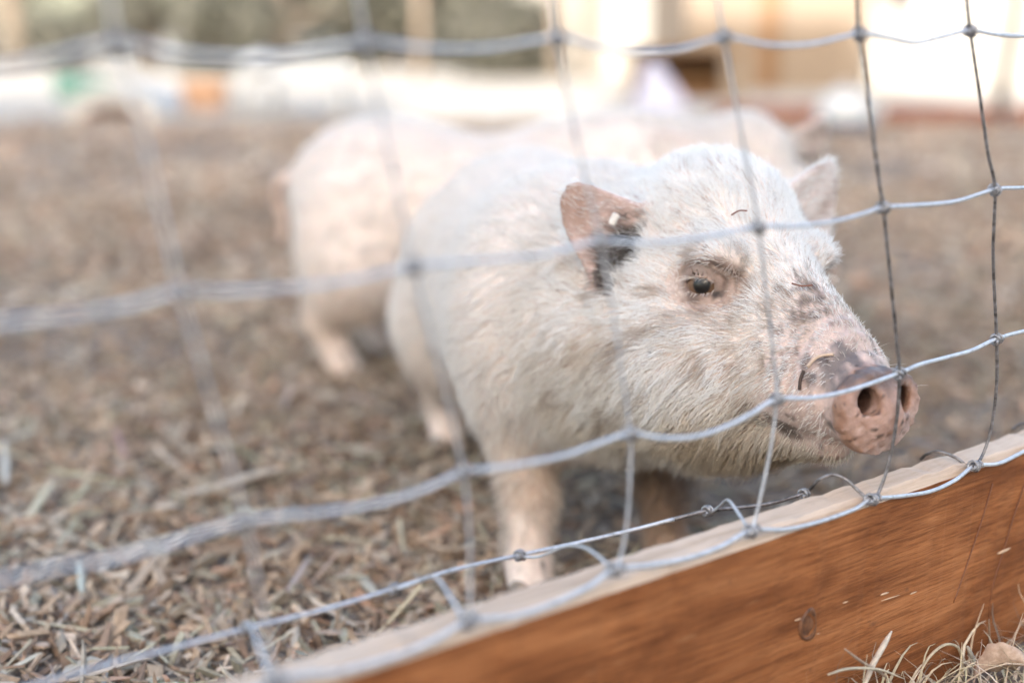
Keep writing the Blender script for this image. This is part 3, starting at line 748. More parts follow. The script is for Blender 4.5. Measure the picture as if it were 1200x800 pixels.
# upper line wires, out of the picture
for k, z in ((0, .565), (1, .675), (2, .79)):
    us = np.linspace(-1.1, 1.2, 60); fpart(tube('line_wire', [B0 + UD * u + ND * n_of_z(z) + np.array([0, 0, z + .003 * math.sin(u * 30)]) for u in us], WR, M['wire'], fence))
low = [(-40, 825), (60, 797), (130, 777), (200, 760), (290, 736), (380, 714), (460, 690), (530, 668), (610, 650), (680, 635), (740, 621), (790, 608), (830, 598), (870, 594), (905, 589), (946, 577)]
nlow = lambda x: float(np.interp(x, [300, 620, 720, 830, 946], [.112, .105, .090, .062, .034]))
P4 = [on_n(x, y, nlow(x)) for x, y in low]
fpart(tube('line_wire', catmull(P4[:12], 6), WR * 1.05, M['wire'], fence)); fpart(tube('line_wire', catmull(P4[11:], 6), WR * 1.05, M['stay'], fence))  # dark reflection put into the colour of the right stretch
stays = [
 ([(1128, -60), (1133, 0), (1137, 36), (1148, 110), (1158, 180), (1166, 222), (1164, 300), (1168, 397), (1168, 450), (1162, 500), (1152, 532), (1142, 546)], [(1134, 546), (1120, 536), (1100, 529), (1086, 532), (1079, 538)]),
 ([(1003, -60), (1005, 0), (1007, 40), (1017, 110), (1027, 190), (1035, 243), (1043, 320), (1051, 400), (1054, 437), (1051, 490), (1042, 540), (1031, 574), (1022, 585)], [(1008, 577), (992, 562), (976, 556), (960, 562), (952, 570), (946, 577)]),
 ([(838, -60), (841, 0), (848, 44), (860, 110), (877, 200), (889, 266), (900, 360), (908, 430), (910, 468), (904, 520), (894, 570), (885, 608), (880, 622)], [(868, 605), (857, 589), (851, 586), (842, 594), (832, 601)]),
 ([(641, -60), (646, 0), (652, 45), (665, 110), (684, 200), (704, 284), (722, 390), (738, 508), (738, 560), (735, 610), (728, 650), (720, 667)], [(702, 652), (684, 641), (662, 640), (632, 652), (610, 652)]),
 ([(414, -60), (420, 0), (428, 50), (445, 130), (465, 220), (485, 312), (506, 400), (526, 475), (543, 553), (549, 610), (551, 670), (548, 728)], [(532, 706), (517, 683), (506, 675), (482, 685), (460, 690)]),
 ([(118, -60), (128, 0), (137, 50), (165, 150), (189, 250), (210, 342), (236, 430), (262, 520), (288, 610), (302, 680), (313, 750), (320, 798)], [(308, 770), (296, 738), (286, 730), (288, 740)]),
 ([(1252, -60), (1256, 0), (1260, 35), (1275, 120), (1290, 204), (1288, 280), (1285, 362), (1285, 430), (1270, 480), (1245, 508)], [(1235, 506), (1215, 497), (1198, 496), (1186, 503)]),
 ([(1375, -60), (1380, 34), (1400, 190), (1400, 335), (1390, 420), (1350, 470)], []),
 ([(1475, -60), (1480, 36), (1490, 180), (1500, 305), (1490, 370), (1470, 420)], []),
 ([(-270, -60), (-180, 78), (-80, 388), (-40, 690), (40, 900), (60, 960)], []),
]
knots = []
for main, curl in stays:
    pts = [on_fence(x, y) for x, y in main]
    pts[-1] = on_n(*main[-1], -.006)
    d = pts[0] - pts[1]
    for z in (.565, .675, .79):
        d = (pts[1] - pts[2]) / np.linalg.norm(pts[1] - pts[2]); q = pts[0] + d * (z - pts[0][2]) / max(d[2], .3); pts.insert(0, q)
    for i, (x, y) in enumerate(curl):
        t = (i + 1) / len(curl); pts.append(on_n(x, y, -.006 + ((nlow(curl[-1][0]) if curl[-1][0] < 1000 else .03) + .006) * min(1, t * 1.1)))
    fpart(tube('stay_wire', catmull(pts, 7), WR * (.85 if main[2][0] > 900 else .68), M['stay'] if main[2][0] > 900 else M['wire'], fence))
def knot(p, ax, r1=.0029, turns=2.6, h=.0072):
    ax = ax / np.linalg.norm(ax); u = np.cross(ax, [.2, .3, .9]); u /= np.linalg.norm(u); w = np.cross(ax, u)
    ts = np.linspace(0, 1, 30); pts = [p + ax * h * (t - .5) + r1 * (math.cos(t * turns * 6.28) * u + math.sin(t * turns * 6.28) * w) * (1 + .25 * (t > .93)) for t in ts]
    fpart(tube('knot', pts, WR * .8, M['knot'], fence, 6))
names = {'T': 0, 'A': 1, 'B': 2}
for row in ([(1137, 36), (1007, 40), (848, 44), (652, 45), (428, 50), (137, 50), (1260, 35), (1380, 34)], [(1166, 222), (1035, 243), (889, 266), (704, 284), (485, 312), (210, 342), (1290, 204), (1400, 190)],
            [(1168, 397), (1054, 437), (910, 468), (738, 508), (543, 553), (288, 610), (1285, 362)]):
    for x, y in row: knot(on_fence(x, y), UD * .8 + np.array([0, 0, .5 * random.uniform(-1, 1)]))
for x, y in [(1142, 546), (1022, 585), (880, 622), (720, 667), (548, 728), (320, 798), (1245, 508)]: knot(on_n(x, y, -.0055), UD + np.array([0, 0, -.3]), .0031, 3.0, .008)
for x, y in [(942, 578), (829, 598), (609, 650), (462, 690), (288, 736)]: knot(on_n(x, y, nlow(x)), UD, .0026, 2.4, .006)

# ------------------------------------------------------------------ mulch: chips and straw
def shards(n, X, Y, L, W, T, tilt, zj, C, seed, taper=.5):
    r = np.random.default_rng(seed)
    base = np.array([[-1, -1, -1], [1, -1, -1], [1, 1, -1], [-1, 1, -1], [-1, -1, 1], [1, -1, 1], [1, 1, 1], [-1, 1, 1]], float) * .5
    v = np.tile(base, (n, 1, 1))
    v[:, :, 1] *= 1 - taper * r.random((n, 1)) * (v[:, :, 0] > 0)
    v += r.uniform(-.17, .17, v.shape) * np.array([1, 1, .5])
    v *= np.stack([L, W, T], 1)[:, None]
    bend = r.normal(size=(n, 1)) * 2.0; v[:, :, 2] += bend * v[:, :, 0] ** 2
    a = r.uniform(0, 6.283, n); p = r.normal(size=n) * tilt; q = r.normal(size=n) * tilt * 1.5
    def rot(v, ang, i, j):
        c, s_ = np.cos(ang)[:, None], np.sin(ang)[:, None]; x, y = v[:, :, i].copy(), v[:, :, j].copy()
        v[:, :, i] = c * x - s_ * y; v[:, :, j] = s_ * x + c * y
    rot(v, q, 1, 2); rot(v, p, 0, 2); rot(v, a, 0, 1)
    v += np.stack([X, Y, ground_z(X, Y) + zj * r.random(n) ** 1.5 + .001], 1)[:, None]
    f = np.array([[0, 3, 2, 1], [4, 5, 6, 7], [0, 1, 5, 4], [1, 2, 6, 5], [2, 3, 7, 6], [3, 0, 4, 7]])
    return v.reshape(-1, 3), (f[None] + 8 * np.arange(n)[:, None, None]).reshape(-1, 4), np.repeat(C, 8, 0)
PAL = np.array([(.36, .27, .19), (.44, .34, .25), (.30, .205, .14), (.47, .39, .31), (.24, .165, .115), (.38, .335, .27), (.53, .45, .36), (.34, .32, .245), (.17, .12, .09), (.46, .30, .21)])
PW = np.array([.16, .15, .14, .1, .12, .1, .06, .07, .05, .05])
PAL = PAL * np.array([1.10, 1.07, 1.06])
def palette(n, r, gain=1.0): return PAL[r.choice(len(PAL), n, p=PW / PW.sum())] * r.uniform(.7, 1.2, n)[:, None] * gain
def zone(n, y0, y1, half0, half1, r, inside=True):
    Xs, Ys = [], []
    tot = 0
    while tot < n:
        y = r.uniform(y0, y1, n); h = half0 + (half1 - half0) * (y - y0) / (y1 - y0); x = r.uniform(-1, 1, n) * h
        nn = (x - B0[0]) * ND[0] + (y - B0[1]) * ND[1]; k = nn > .034 if inside else nn < -.01
        Xs.append(x[k]); Ys.append(y[k]); tot += k.sum()
    return np.concatenate(Xs)[:n], np.concatenate(Ys)[:n]
r = np.random.default_rng(31)
Vs, Fs, Cs, off = [], [], [], 0
for n, y0, y1, h0, h1, l0, l1, wr, tt, zj in [(42000, .55, 2.3, .75, 1.25, .008, .027, .28, .5, .012), (24000, 2.2, 4.2, 1.3, 2.2, .014, .042, .30, .4, .014), (15000, 4.1, 7.7, 2.2, 3.8, .02, .06, .3, .3, .012),
                                             (4800, .55, 2.6, .7, 1.2, .025, .065, .055, .3, .014)]:
    x, y = zone(n, y0, y1, h0, h1, r)
    bare = np.sin(x * 3.1 + 1.7 * np.sin(y * 2.3)) + np.sin(y * 4.1 + 2.2 * np.sin(x * 1.9 + .7)); k_ = (bare < .75) | (r.random(n) < .35); x, y = x[k_], y[k_]; n = len(x)
    patch = 1 + .16 * np.sin(x * 4.3 + 2 * np.sin(y * 3.1)) * np.sin(y * 5.2 + x)
    L = r.uniform(l0, l1, n) * r.uniform(.6, 1.2, n); W = L * wr * r.uniform(.5, 1.4, n); T = np.minimum(W * .5, .0035) * r.uniform(.5, 1, n)
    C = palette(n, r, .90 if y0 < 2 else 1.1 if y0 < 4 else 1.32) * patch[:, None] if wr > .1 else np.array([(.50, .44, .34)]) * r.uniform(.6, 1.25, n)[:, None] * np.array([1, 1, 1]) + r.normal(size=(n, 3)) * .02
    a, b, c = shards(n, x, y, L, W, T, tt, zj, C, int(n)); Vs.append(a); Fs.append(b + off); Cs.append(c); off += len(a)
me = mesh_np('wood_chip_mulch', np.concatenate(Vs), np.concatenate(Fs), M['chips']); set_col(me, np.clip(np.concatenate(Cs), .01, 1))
tag(link('wood_chip_mulch', me), 'loose brown wood chips and straw littering the pen floor', 'wood chips', kind='stuff')

# a few pale splinters one can pick out
def splinter(px0, px1, w, c, label, z=.016, name='wood_splinter', cat='splinter'):
    a = at_z(*px0, z); b = at_z(*px1, z); c3 = (a + b) / 2; d = b - a; L = np.linalg.norm(d); ang = math.atan2(d[1], d[0])
    r_ = np.random.default_rng(int(px0[0] * 7 + px0[1])); V = []; ns = 9
    for i in range(ns):
        t = i / (ns - 1) - .5; ww = w * (1 - .5 * abs(2 * t) ** 3) * r_.uniform(.85, 1.1)
        for (yy, zz) in ((-.5, -.3), (.5, -.35), (.55, .1), (.1, .34), (-.5, .28)): V.append((L * t, yy * ww, zz * ww * .6 + .003 * math.sin(3 * t)))
    Fc = [(i * 5 + k, i * 5 + (k + 1) % 5, i * 5 + 5 + (k + 1) % 5, i * 5 + 5 + k) for i in range(ns - 1) for k in range(5)] + [(4, 3, 2, 1, 0), tuple((ns - 1) * 5 + k for k in range(5))]
    me = mesh(name, V, Fc, M['straw'], False); set_col(me, c)
    o = link(name, me, None, tuple(c3)); o.rotation_euler = (0, 0, ang); tag(o, label, cat, 'pale splinters on the mulch')
splinter((212, 577), (328, 552), .012, (.56, .48, .39), 'long pale wood splinter lying level left of the near pig')
splinter((30, 606), (62, 568), .008, (.55, .48, .33), 'short yellowish splinter leaning on the mulch near the photo edge')
splinter((4, 515), (7, 570), .007, (.55, .5, .42), 'upright pale straw at the left edge of the mulch')
splinter((4, 512), (44, 506), .007, (.55, .5, .42), 'level pale straw touching the upright straw at the left edge')
splinter((92, 655), (96, 698), .006, (.52, .5, .4), 'stubby pale straw standing up below the blurred middle wire')
splinter((160, 592), (208, 596), .010, (.56, .48, .4), 'short broad pale splinter left of the long splinter', .012)
splinter((60, 598), (105, 594), .011, (.48, .34, .23), 'tan wood splinter lying level above the middle wire', .012)
splinter((27, 748), (55, 762), .009, (.5, .36, .26), 'pinkish brown chip above the lowest wire in the corner', .012)
splinter((150, 690), (186, 655), .009, (.44, .32, .22), 'brown splinter slanting up between the two lower wires', .012)
splinter((420, 668), (440, 700), .009, (.5, .45, .36), 'pale splinter beside the near front hoof', .012)

# small litter on the near pig, world positions taken from its head frame
MA = Matrix.Translation((rootA.location)) @ Matrix.Rotation(rootA.rotation_euler.z, 4, 'Z')
def face_point(x, y, lift=.004):
    """first point of the near pig's skin along the view through a picture point"""
    inv = np.array(MA.inverted()); o = (inv @ np.append(CAMP, 1))[:3]; d = inv[:3, :3] @ ray(x, y); d /= np.linalg.norm(d)
    t = .6
    for _ in range(200):
        v = float(pigA.sd(np.array([o + d * t]))[0])
        if v < .0003: break
        t += max(v * .6, .0003)
        if t > 1.8: return None
    p = o + d * (t - lift); return np.array((MA @ Vector(p)))
def crumb(name, pts, rr, c, label, cat, lift=.004):
    P = [face_point(*q, lift) for q in pts]
    if any(p is None for p in P): return
    o = tube(name, catmull(P, 5), rr, M['straw'], None, 6); set_col(o.data, c); tag(o, label, cat, 'litter stuck to the near pig')
crumb('twig', [(857, 252), (866, 247), (876, 247)], .0006, (.22, .08, .05), 'tiny reddish twig on the near pig forehead hair', 'twig', .010)
crumb('twig', [(928, 332), (940, 335), (952, 334)], .0006, (.22, .09, .06), 'tiny reddish twig on the bridge below the far ear', 'twig', .008)
crumb('straw_bit', [(946, 430), (955, 420), (966, 416), (977, 415)], .0011, (.62, .45, .33), 'curved pale straw stuck on top of the near snout', 'straw', .003)
crumb('bark_bit', [(942, 434), (938, 445), (937, 457)], .0011, (.06, .035, .025), 'thin dark bark sliver beside the curved straw on the snout', 'bark', .003)
crumb('seed_husk', [(717, 263), (720, 256), (723, 251)], .0030, (.80, .74, .68), 'small white husk caught in the dark hollow of the near ear', 'husk', .006)

# ------------------------------------------------------------------ dry grass and a leaf in front of the plank
def blades(n, seed):
    r = np.random.default_rng(seed); V, Fq, C = [], [], []; S = 7
    for i in range(n):
        u = r.uniform(-.30, .62); nn = -r.uniform(.004, .15) ** 1.0; b = B0 + UD * u + ND * nn; b = np.array([b[0], b[1], float(ground_z(b[0], b[1])) - .002])
        tall = r.random() < .10; h = r.uniform(.035, .062) if tall else r.uniform(.010, .036); ln = h * r.uniform(1.1, 2.6)
        az = r.uniform(0, 6.28); dr = np.array([math.cos(az), math.sin(az), 0]); sd_ = np.array([-dr[1], dr[0], 0]); w = r.uniform(.0005, .0014)
        wob = r.normal() * .2
        for k in range(S):
            t = k / (S - 1); arch = math.sin(min(t * r.uniform(1.6, 1.9), 1.9)) if not tall else t
            p = b + dr * ln * t * (.35 if tall else .8) + np.array([0, 0, h * (math.sin(t * 2.1) if not tall else t * (1.15 - .15 * t))]) + sd_ * wob * ln * t * t
            if (p - B0) @ ND > -.003: p = p - ND * ((p - B0) @ ND + .003)
            ww = w * (1 - .85 * t); V += [p - sd_ * ww, p + sd_ * ww + np.array([0, 0, ww * .4])]
        o = len(V) - 2 * S; Fq += [(o + 2 * k, o + 2 * k + 1, o + 2 * k + 3, o + 2 * k + 2) for k in range(S - 1)]
        c = np.array((.60, .49, .34)) * r.uniform(.55, 1.25) + r.normal(size=3) * .015
        if r.random() < .1: c = np.array((.16, .11, .08))
        C += [c] * (2 * S)
    return np.array(V), np.array(Fq), np.clip(np.array(C), .02, 1)
V, Fq, C = blades(2400, 77); me = mesh_np('dry_grass', V, Fq, M['straw'], True); set_col(me, C)
tag(link('dry_grass', me), 'dry straw coloured grass along the foot of the stained plank', 'grass', kind='stuff')
def single_blade(pts, w, c, label, n0):
    P = catmull([on_n(x, y, n0) for x, y in pts], 6); n = len(P); rr = w * np.clip(np.sin(np.linspace(.35, 3.0, n)) + .15, .1, 1)
    o = tube('grass_blade', P, rr, M['straw'], None, 5); set_col(o.data, c); tag(o, label, 'grass blade', 'dry blades against the plank')
single_blade([(1012, 806), (1022, 780), (1036, 755), (1045, 739)], .0019, (.60, .52, .43), 'broad pale grass blade standing before the plank knot', -.012)
single_blade([(1072, 806), (1085, 775), (1105, 756), (1122, 758), (1129, 780), (1128, 806)], .0010, (.50, .40, .27), 'thin grass blade bent into a hoop before the plank', -.018)
single_blade([(990, 760), (1010, 775), (1035, 790), (1050, 806)], .0009, (.36, .27, .2), 'thin brown stalk slanting down left of the broad blade', -.018)
single_blade([(1134, 757), (1142, 778), (1150, 806)], .0018, (.47, .42, .34), 'flat pale blade leaning between the hoop and the dry leaf', -.02)
single_blade([(1159, 725), (1160, 750), (1163, 806)], .0008, (.30, .2, .13), 'straight thin dark stalk rising behind the dry leaf', -.012)
single_blade([(970, 790), (995, 783), (1030, 784), (1060, 795)], .0009, (.55, .47, .35), 'arched pale blade lowest in front of the plank', -.02)
# leaf
V, Fc = [], []; nu, nv = 14, 7
lp = on_n(1172, 784, -.05)
for i in range(nu):
    t = i / (nu - 1); w = .0165 * math.sin(math.pi * min(1, t * .95 + .03)) ** .8 * (1 - .30 * t) * (1 + .10 * math.sin(t * 23))
    for j in range(nv):
        s_ = j / (nv - 1) * 2 - 1
        V.append((s_ * w + .003 * math.sin(t * 4), .0075 * abs(s_) ** 1.3 + .004 * math.sin(t * 3.1) + .0011 * math.sin(14 * t + 6 * s_), (t - .5) * .042))
for i in range(nu - 1):
    for j in range(nv - 1): Fc.append((i * nv + j, i * nv + j + 1, (i + 1) * nv + j + 1, (i + 1) * nv + j))
leaf = empty('dry_leaf', tuple(lp)); leaf.scale = (.82,) * 3; leaf.rotation_euler = (R(-42), R(-118), R(20)); tag(leaf, 'pale pinkish dry leaf lying in the grass before the plank', 'leaf')
m = NT('dry_leaf'); v = m.coord(); m.base(m.ramp(m.noise(v, 220, 4), [(.3, (.40, .27, .19)), (.7, (.58, .43, .33))])); m.set(Roughness=.7); m.bump(m.noise(v, 500, 3), .4, .0008)
me = mesh('blade', V, Fc, m.m); lb = link('blade', me, leaf); so = lb.modifiers.new('t', 'SOLIDIFY'); so.thickness = .0004
tube('midrib', [(.002 * math.sin(t * 4), -.0004 + .003 * math.sin(t * 3.1), (t - .5) * .034 * 1.2) for t in np.linspace(0, 1, 8)], .0004, m.m, leaf, 5)

# ------------------------------------------------------------------ beyond the pen
def gx_(px, Yd): return (px - 600) / F * Yd / (CP + .12 * SP)
M['red_plank'] = simple('far_stained_board', (.18, .055, .025), (.24, .08, .038), 5)
M['post'] = simple('grey_post', (.10, .08, .06), (.15, .12, .095), 9)
M['white'] = simple('white_plastic', (.50, .50, .50), (.58, .58, .57), 6, .4, .05)
M['white_wall'] = simple('white_render', (.30, .28, .25), (.36, .34, .305), 2, .8)
M['tan_wall'] = simple('tan_render', (.20, .15, .108), (.245, .19, .14), 1.5, .85)
M['brown_wood'] = simple('brown_boards', (.17, .09, .04), (.25, .14, .065), 4, .7)
M['blue'] = simple('blue_rubber', (.03, .05, .09), (.045, .07, .12), 6, .6)
M['lilac'] = simple('lilac_sheet', (.42, .41, .50), (.50, .48, .57), 5, .8)
M['orange'] = simple('orange_plastic', (.44, .25, .15), (.50, .30, .18), 5, .5)
M['green'] = simple('green_plastic', (.045, .13, .10), (.07, .18, .14), 5, .5)
M['terracotta'] = simple('terracotta', (.38, .22, .16), (.45, .28, .21), 5, .8)
M['dark'] = simple('dark_interior', (.05, .04, .03), (.08, .06, .045), 5, .9)
M['bark'] = simple('tree_bark', (.13, .10, .075), (.22, .18, .14), 20, .9, .6, .02)
M['window_glass'] = simple('window_glass', (.06, .07, .08), (.09, .10, .11), 3, .1, 0)

for (p0, p1, Yd, lab) in [(1032, 1162, 7.35, 'low red brown border board left of the leaning post behind the pen'), (1178, 1420, 7.35, 'low red brown border board right of the leaning post behind the pen'), (838, 958, 7.45, 'low red brown border board beside the white feed tub')]:
    x0, x1 = gx_(p0, Yd), gx_(p1, Yd); e = empty('border_board', ((x0 + x1) / 2, Yd, 0)); h = (x1 - x0) / 2
    box('board', (-h, -.02, .0), (h, .02, .085), M['red_plank'], e, .004); tag(e, lab, 'board', 'border boards at the far side of the pen')
    for sx in (-1, 1): box('stake', (sx * (h - .05) - .015, .021, -.02), (sx * (h - .05) + .015, .05, .06), M['post'], e, .003)
x = gx_(1164, 7.5); e = empty('fence_post', (x, 7.5, 0)); tag(e, 'leaning grey wooden post standing behind the red brown border boards', 'post')
tube('pole', [(-.0, 0, -.03), (.05, 0, .5), (.10, 0, 1.2)], [.036, .034, .032], M['post'], e, 10); tube('cap', [(.10, 0, 1.195), (.1015, 0, 1.225)], [.036, .02], M['post'], e, 10)
for px, lab in ((650, 'thin tan fence post behind the head of the far pig, left one'), (683, 'thin tan fence post behind the head of the far pig, right one'), (494, 'thin tan fence post above the rump of the far pig')):
    x = gx_(px, 15.0); e = empty('fence_post', (x, 15.0, 0)); tag(e, lab, 'post', 'thin posts far behind the pigs')
    tube('pole', [(0, 0, -.03), (.01, 0, 1.3)], [.05, .045], M['tan_wall'], e, 8); tube('cap', [(.01, 0, 1.301), (.01, 0, 1.33)], [.05, .03], M['tan_wall'], e, 8)
# feed tub, upside down: white dome over a blue rim
def lathe(name, prof, mat, parent, seg=28, closed=True):
    V, Fc = [], []
    for (rr, z) in prof:
        for k in range(seg):
            a = 2 * math.pi * k / seg; V.append((rr * math.cos(a), rr * math.sin(a), z))
    for i in range(len(prof) - 1):
        for k in range(seg): Fc.append((i * seg + k, i * seg + (k + 1) % seg, (i + 1) * seg + (k + 1) % seg, (i + 1) * seg + k))
    return link(name, mesh(name, V, Fc, mat), parent)
e = empty('feed_tub', (gx_(986, 6.75), 6.75, 0)); tag(e, 'white domed tub with a blue base on the far edge of the mulch', 'tub')
lathe('dome', [(.125, .05), (.127, .08), (.118, .125), (.095, .165), (.06, .188), (.02, .196), (.001, .197)], M['white'], e)
lathe('base', [(.001, .0), (.12, .0), (.136, .012), (.138, .045), (.126, .056)], M['blue'], e)
tube('handle', [(-.03, 0, .19), (-.022, 0, .215), (.022, 0, .215), (.03, 0, .19)], .007, M['white'], e)
# lilac sheet over a heap
bm = bmesh.new(); bmesh.ops.create_cone(bm, segments=26, radius1=.185, radius2=.03, depth=.29, cap_ends=True); bmesh.ops.subdivide_edges(bm, edges=bm.edges[:], cuts=3, use_grid_fill=True)
for v_ in bm.verts:
    a = math.atan2(v_.co.y, v_.co.x); k = 1 + .09 * math.sin(5 * a + v_.co.z * 9) * (.5 - v_.co.z / .3); v_.co.x *= k; v_.co.y *= k; v_.co.z += .145; v_.co.x -= .25 * (v_.co.z - .14)
me = bpy.data.meshes.new('draped_sheet'); bm.to_mesh(me); bm.free(); me.materials.append(M['lilac'])
tag(link('draped_sheet', me, None, (gx_(768, 8.9), 8.9, 0)), 'lilac white sheet draped in a cone before the brown hutch', 'sheet')
# brown hutch
xh0, xh1 = gx_(742, 10.0), gx_(868, 10.0); w = (xh1 - xh0) / 2
e = empty('wooden_hutch', ((xh0 + xh1) / 2, 10.0, 0)); tag(e, 'low dark brown wooden hutch with an open front beyond the pen', 'hutch')
box('wall', (-w, .45, .0), (w, .475, .33), M['brown_wood'], e); box('wall', (-w, 0, 0), (-w + .025, .448, .33), M['brown_wood'], e); box('wall', (w - .025, 0, 0), (w, .448, .33), M['brown_wood'], e)
box('floor', (-w + .027, 0, .0), (w - .027, .448, .02), M['brown_wood'], e); box('roof', (-w - .03, -.06, .332), (w + .03, .5, .355), M['brown_wood'], e, .004)
for k in range(2): box('front_board', (w - .15 + k * .075, -.022, .01), (w - .08 + k * .075, -.002, .325), M['tan_wall'], e)
# tan building with a doorway
xb0, xb1 = gx_(800, 11.5), gx_(1006, 11.5); w = (xb1 - xb0) / 2
e = empty('tan_building', ((xb0 + xb1) / 2, 11.5, 0)); tag(e, 'tan rendered building with a narrow brown door behind the hutch', 'building')
d0, d1 = gx_(884, 11.5) - (xb0 + xb1) / 2, gx_(908, 11.5) - (xb0 + xb1) / 2
box('wall', (-w, 0, 0), (d0, .2, 2.6), M['tan_wall'], e); box('wall', (d1, 0, 0), (w, .2, 2.6), M['tan_wall'], e); box('lintel', (d0 + .001, .002, 1.9), (d1 - .001, .2, 2.6), M['tan_wall'], e)
dr = box('door', (d0 + .001, .08, 0), (d1 - .001, .12, 1.9), M['brown_wood'], e); link('handle', mesh('handle', *tube_data([(d1 - .04, .06, 1.0), (d1 - .04, .06, 1.1)], .008), M['dark']), dr)
box('wall', (-w, .201, 0), (-w + .2, 3, 2.6), M['tan_wall'], e); box('wall', (w - .2, .201, 0), (w, 3, 2.6), M['tan_wall'], e); box('roof', (-w - .2, -.3, 2.601), (w + .2, 3.2, 2.75), M['brown_wood'], e)
# white building on the right
xb0, xb1 = gx_(1012, 13), gx_(1500, 13); w = (xb1 - xb0) / 2
e = empty('white_building', ((xb0 + xb1) / 2, 13, 0)); tag(e, 'sunlit white rendered building with small windows behind the border boards', 'building')
box('wall', (-w, 0, 0), (w, .2, 2.9), M['white_wall'], e); box('wall', (-w, .201, 0), (-w + .2, 3, 2.9), M['white_wall'], e); box('wall', (w - .2, .201, 0), (w, 3, 2.9), M['white_wall'], e)
box('roof', (-w - .25, -.1, 2.901), (w + .25, 3.2, 3.05), M['terracotta'], e)
for wx, wz, ww, wh in ((-w + .24, .66, .30, .5), (-w + 1.5, .95, .5, .6), (-w + 2.8, .95, .5, .6)):
    fr = box('window', (wx - ww / 2, -.03, wz), (wx + ww / 2, -.002, wz + wh), M['tan_wall'], e, .004); box('pane', (wx - ww / 2 + .04, -.038, wz + .04), (wx + ww / 2 - .04, -.031, wz + wh - .04), M['window_glass'], fr)
for wx in (-w + .42,): box('drain_pipe', (wx - .04, -.08, 0), (wx + .04, -.003, 2.88), M['white'], e, .02)
# white trough on legs
Yt = 8.0; xt0, xt1 = gx_(290, Yt), gx_(410, Yt); w = (xt1 - xt0) / 2
e = empty('white_bench', ((xt0 + xt1) / 2, Yt, 0)); tag(e, 'white plastic garden bench with a rounded end beyond the pen', 'bench')
tube('arm', [(-w, 0, .0), (-w - .005, 0, .18), (-w + .02, 0, .27), (-w + .07, 0, .305), (-w + .14, 0, .31)], .045, M['white'], e, 12)
box('seat', (-w + .08, -.08, .17), (w, .28, .21), M['white'], e, .01); box('backrest', (-w + .08, .281, .21), (w, .31, .30), M['white'], e, .01)
for sx in (-w + .14, w - .05):
    for sy in (-.05, .25): tube('leg', [(sx, sy, 0), (sx, sy, .17)], .022, M['white'], e, 10)
# crate, ball, bin, hoop shelter
Yt = 8.6; x0, x1 = gx_(216, Yt), gx_(264, Yt); w = (x1 - x0) / 2
e = empty('orange_crate', ((x0 + x1) / 2, Yt, 0)); tag(e, 'bright orange plastic crate beside the small white ball', 'crate')
for k in range(4): box('slat', (-w, -.002, .005 + k * .045), (w, .012, .042 + k * .045), M['orange'], e)
for sx in (-1, 1):
    for k in range(4): box('slat', (min(sx * w, sx * (w - .014)), .013, .005 + k * .045), (max(sx * w, sx * (w - .014)), .2, .042 + k * .045), M['orange'], e)
    box('corner_post', (min(sx * w, sx * (w - .02)) , .0125, 0), (max(sx * w, sx * (w - .02)), .03, .19), M['orange'], e)
box('back_panel', (-w, .201, 0), (w, .214, .185), M['orange'], e); box('bottom', (-w + .015, .014, .001), (w - .015, .2, .006), M['orange'], e)
e = empty('white_ball', (gx_(207, 8.4), 8.4, 0)); tag(e, 'small white ball gleaming in the sun left of the orange crate', 'ball')
lathe('shell', [(.001, .001)] + [(.062 * math.sin(a), .062 - .062 * math.cos(a)) for a in np.linspace(.12, 3.02, 16)] + [(.001, .1235)], M['white'], e); lathe('seam', [(.0622, .058), (.0632, .062), (.0622, .066)], M['white'], e)
Yt = 10.2; x0, x1 = gx_(70, Yt), gx_(134, Yt); w = (x1 - x0) / 2
e = empty('green_bin', ((x0 + x1) / 2, Yt, 0)); tag(e, 'dark green storage bin with a sloping lid behind the hoop shelter', 'bin')
me = mesh('body', [(-w, 0, 0), (w, 0, 0), (w, .3, 0), (-w, .3, 0), (-w, 0, .17), (w, 0, .07), (w, .3, .07), (-w, .3, .17)], [(0, 3, 2, 1), (0, 1, 5, 4), (1, 2, 6, 5), (2, 3, 7, 6), (3, 0, 4, 7)], M['green'], False); link('body', me, e)
me = mesh('lid', [(-w - .01, -.015, .171), (w + .01, -.015, .071), (w + .01, .31, .071), (-w - .01, .31, .171), (-w - .01, -.015, .19), (w + .01, -.015, .09), (w + .01, .31, .09), (-w - .01, .31, .19)], [(0, 3, 2, 1), (4, 5, 6, 7), (0, 1, 5, 4), (1, 2, 6, 5), (2, 3, 7, 6), (3, 0, 4, 7)], M['green'], False); link('lid', me, e)
Yt = 7.7; x0, x1 = gx_(78, Yt), gx_(194, Yt); w = (x1 - x0) / 2
e = empty('hoop_shelter', ((x0 + x1) / 2, Yt, 0)); tag(e, 'low white hoop shelter with a terracotta lining at the far left', 'shelter')
def arch(name, r0, h0, r1, h1, y0, y1, mat):
    V, Fc = [], []; S = 24
    for k in range(S + 1):
        a = math.pi * k / S
        V += [(r0 * math.cos(a), y0, h0 * math.sin(a)), (r1 * math.cos(a), y0, h1 * math.sin(a)), (r1 * math.cos(a), y1, h1 * math.sin(a)), (r0 * math.cos(a), y1, h0 * math.sin(a))]
    for k in range(S):
        for q in range(4): Fc.append((k * 4 + q, k * 4 + (q + 1) % 4, k * 4 + 4 + (q + 1) % 4, k * 4 + 4 + q))
    link(name, mesh(name, V, Fc, mat, False), e)
M['grey_white'] = simple('weathered_white_plastic', (.38, .38, .37), (.46, .45, .44), 6, .5, .05); arch('shell', w, .175, w * .62, .085, 0, .5, M['grey_white']); arch('lining', w * .6, .08, w * .52, .068, .01, .49, M['terracotta']); box('back_wall', (-w * .5, .44, 0), (w * .5, .46, .04), M['terracotta'], e)

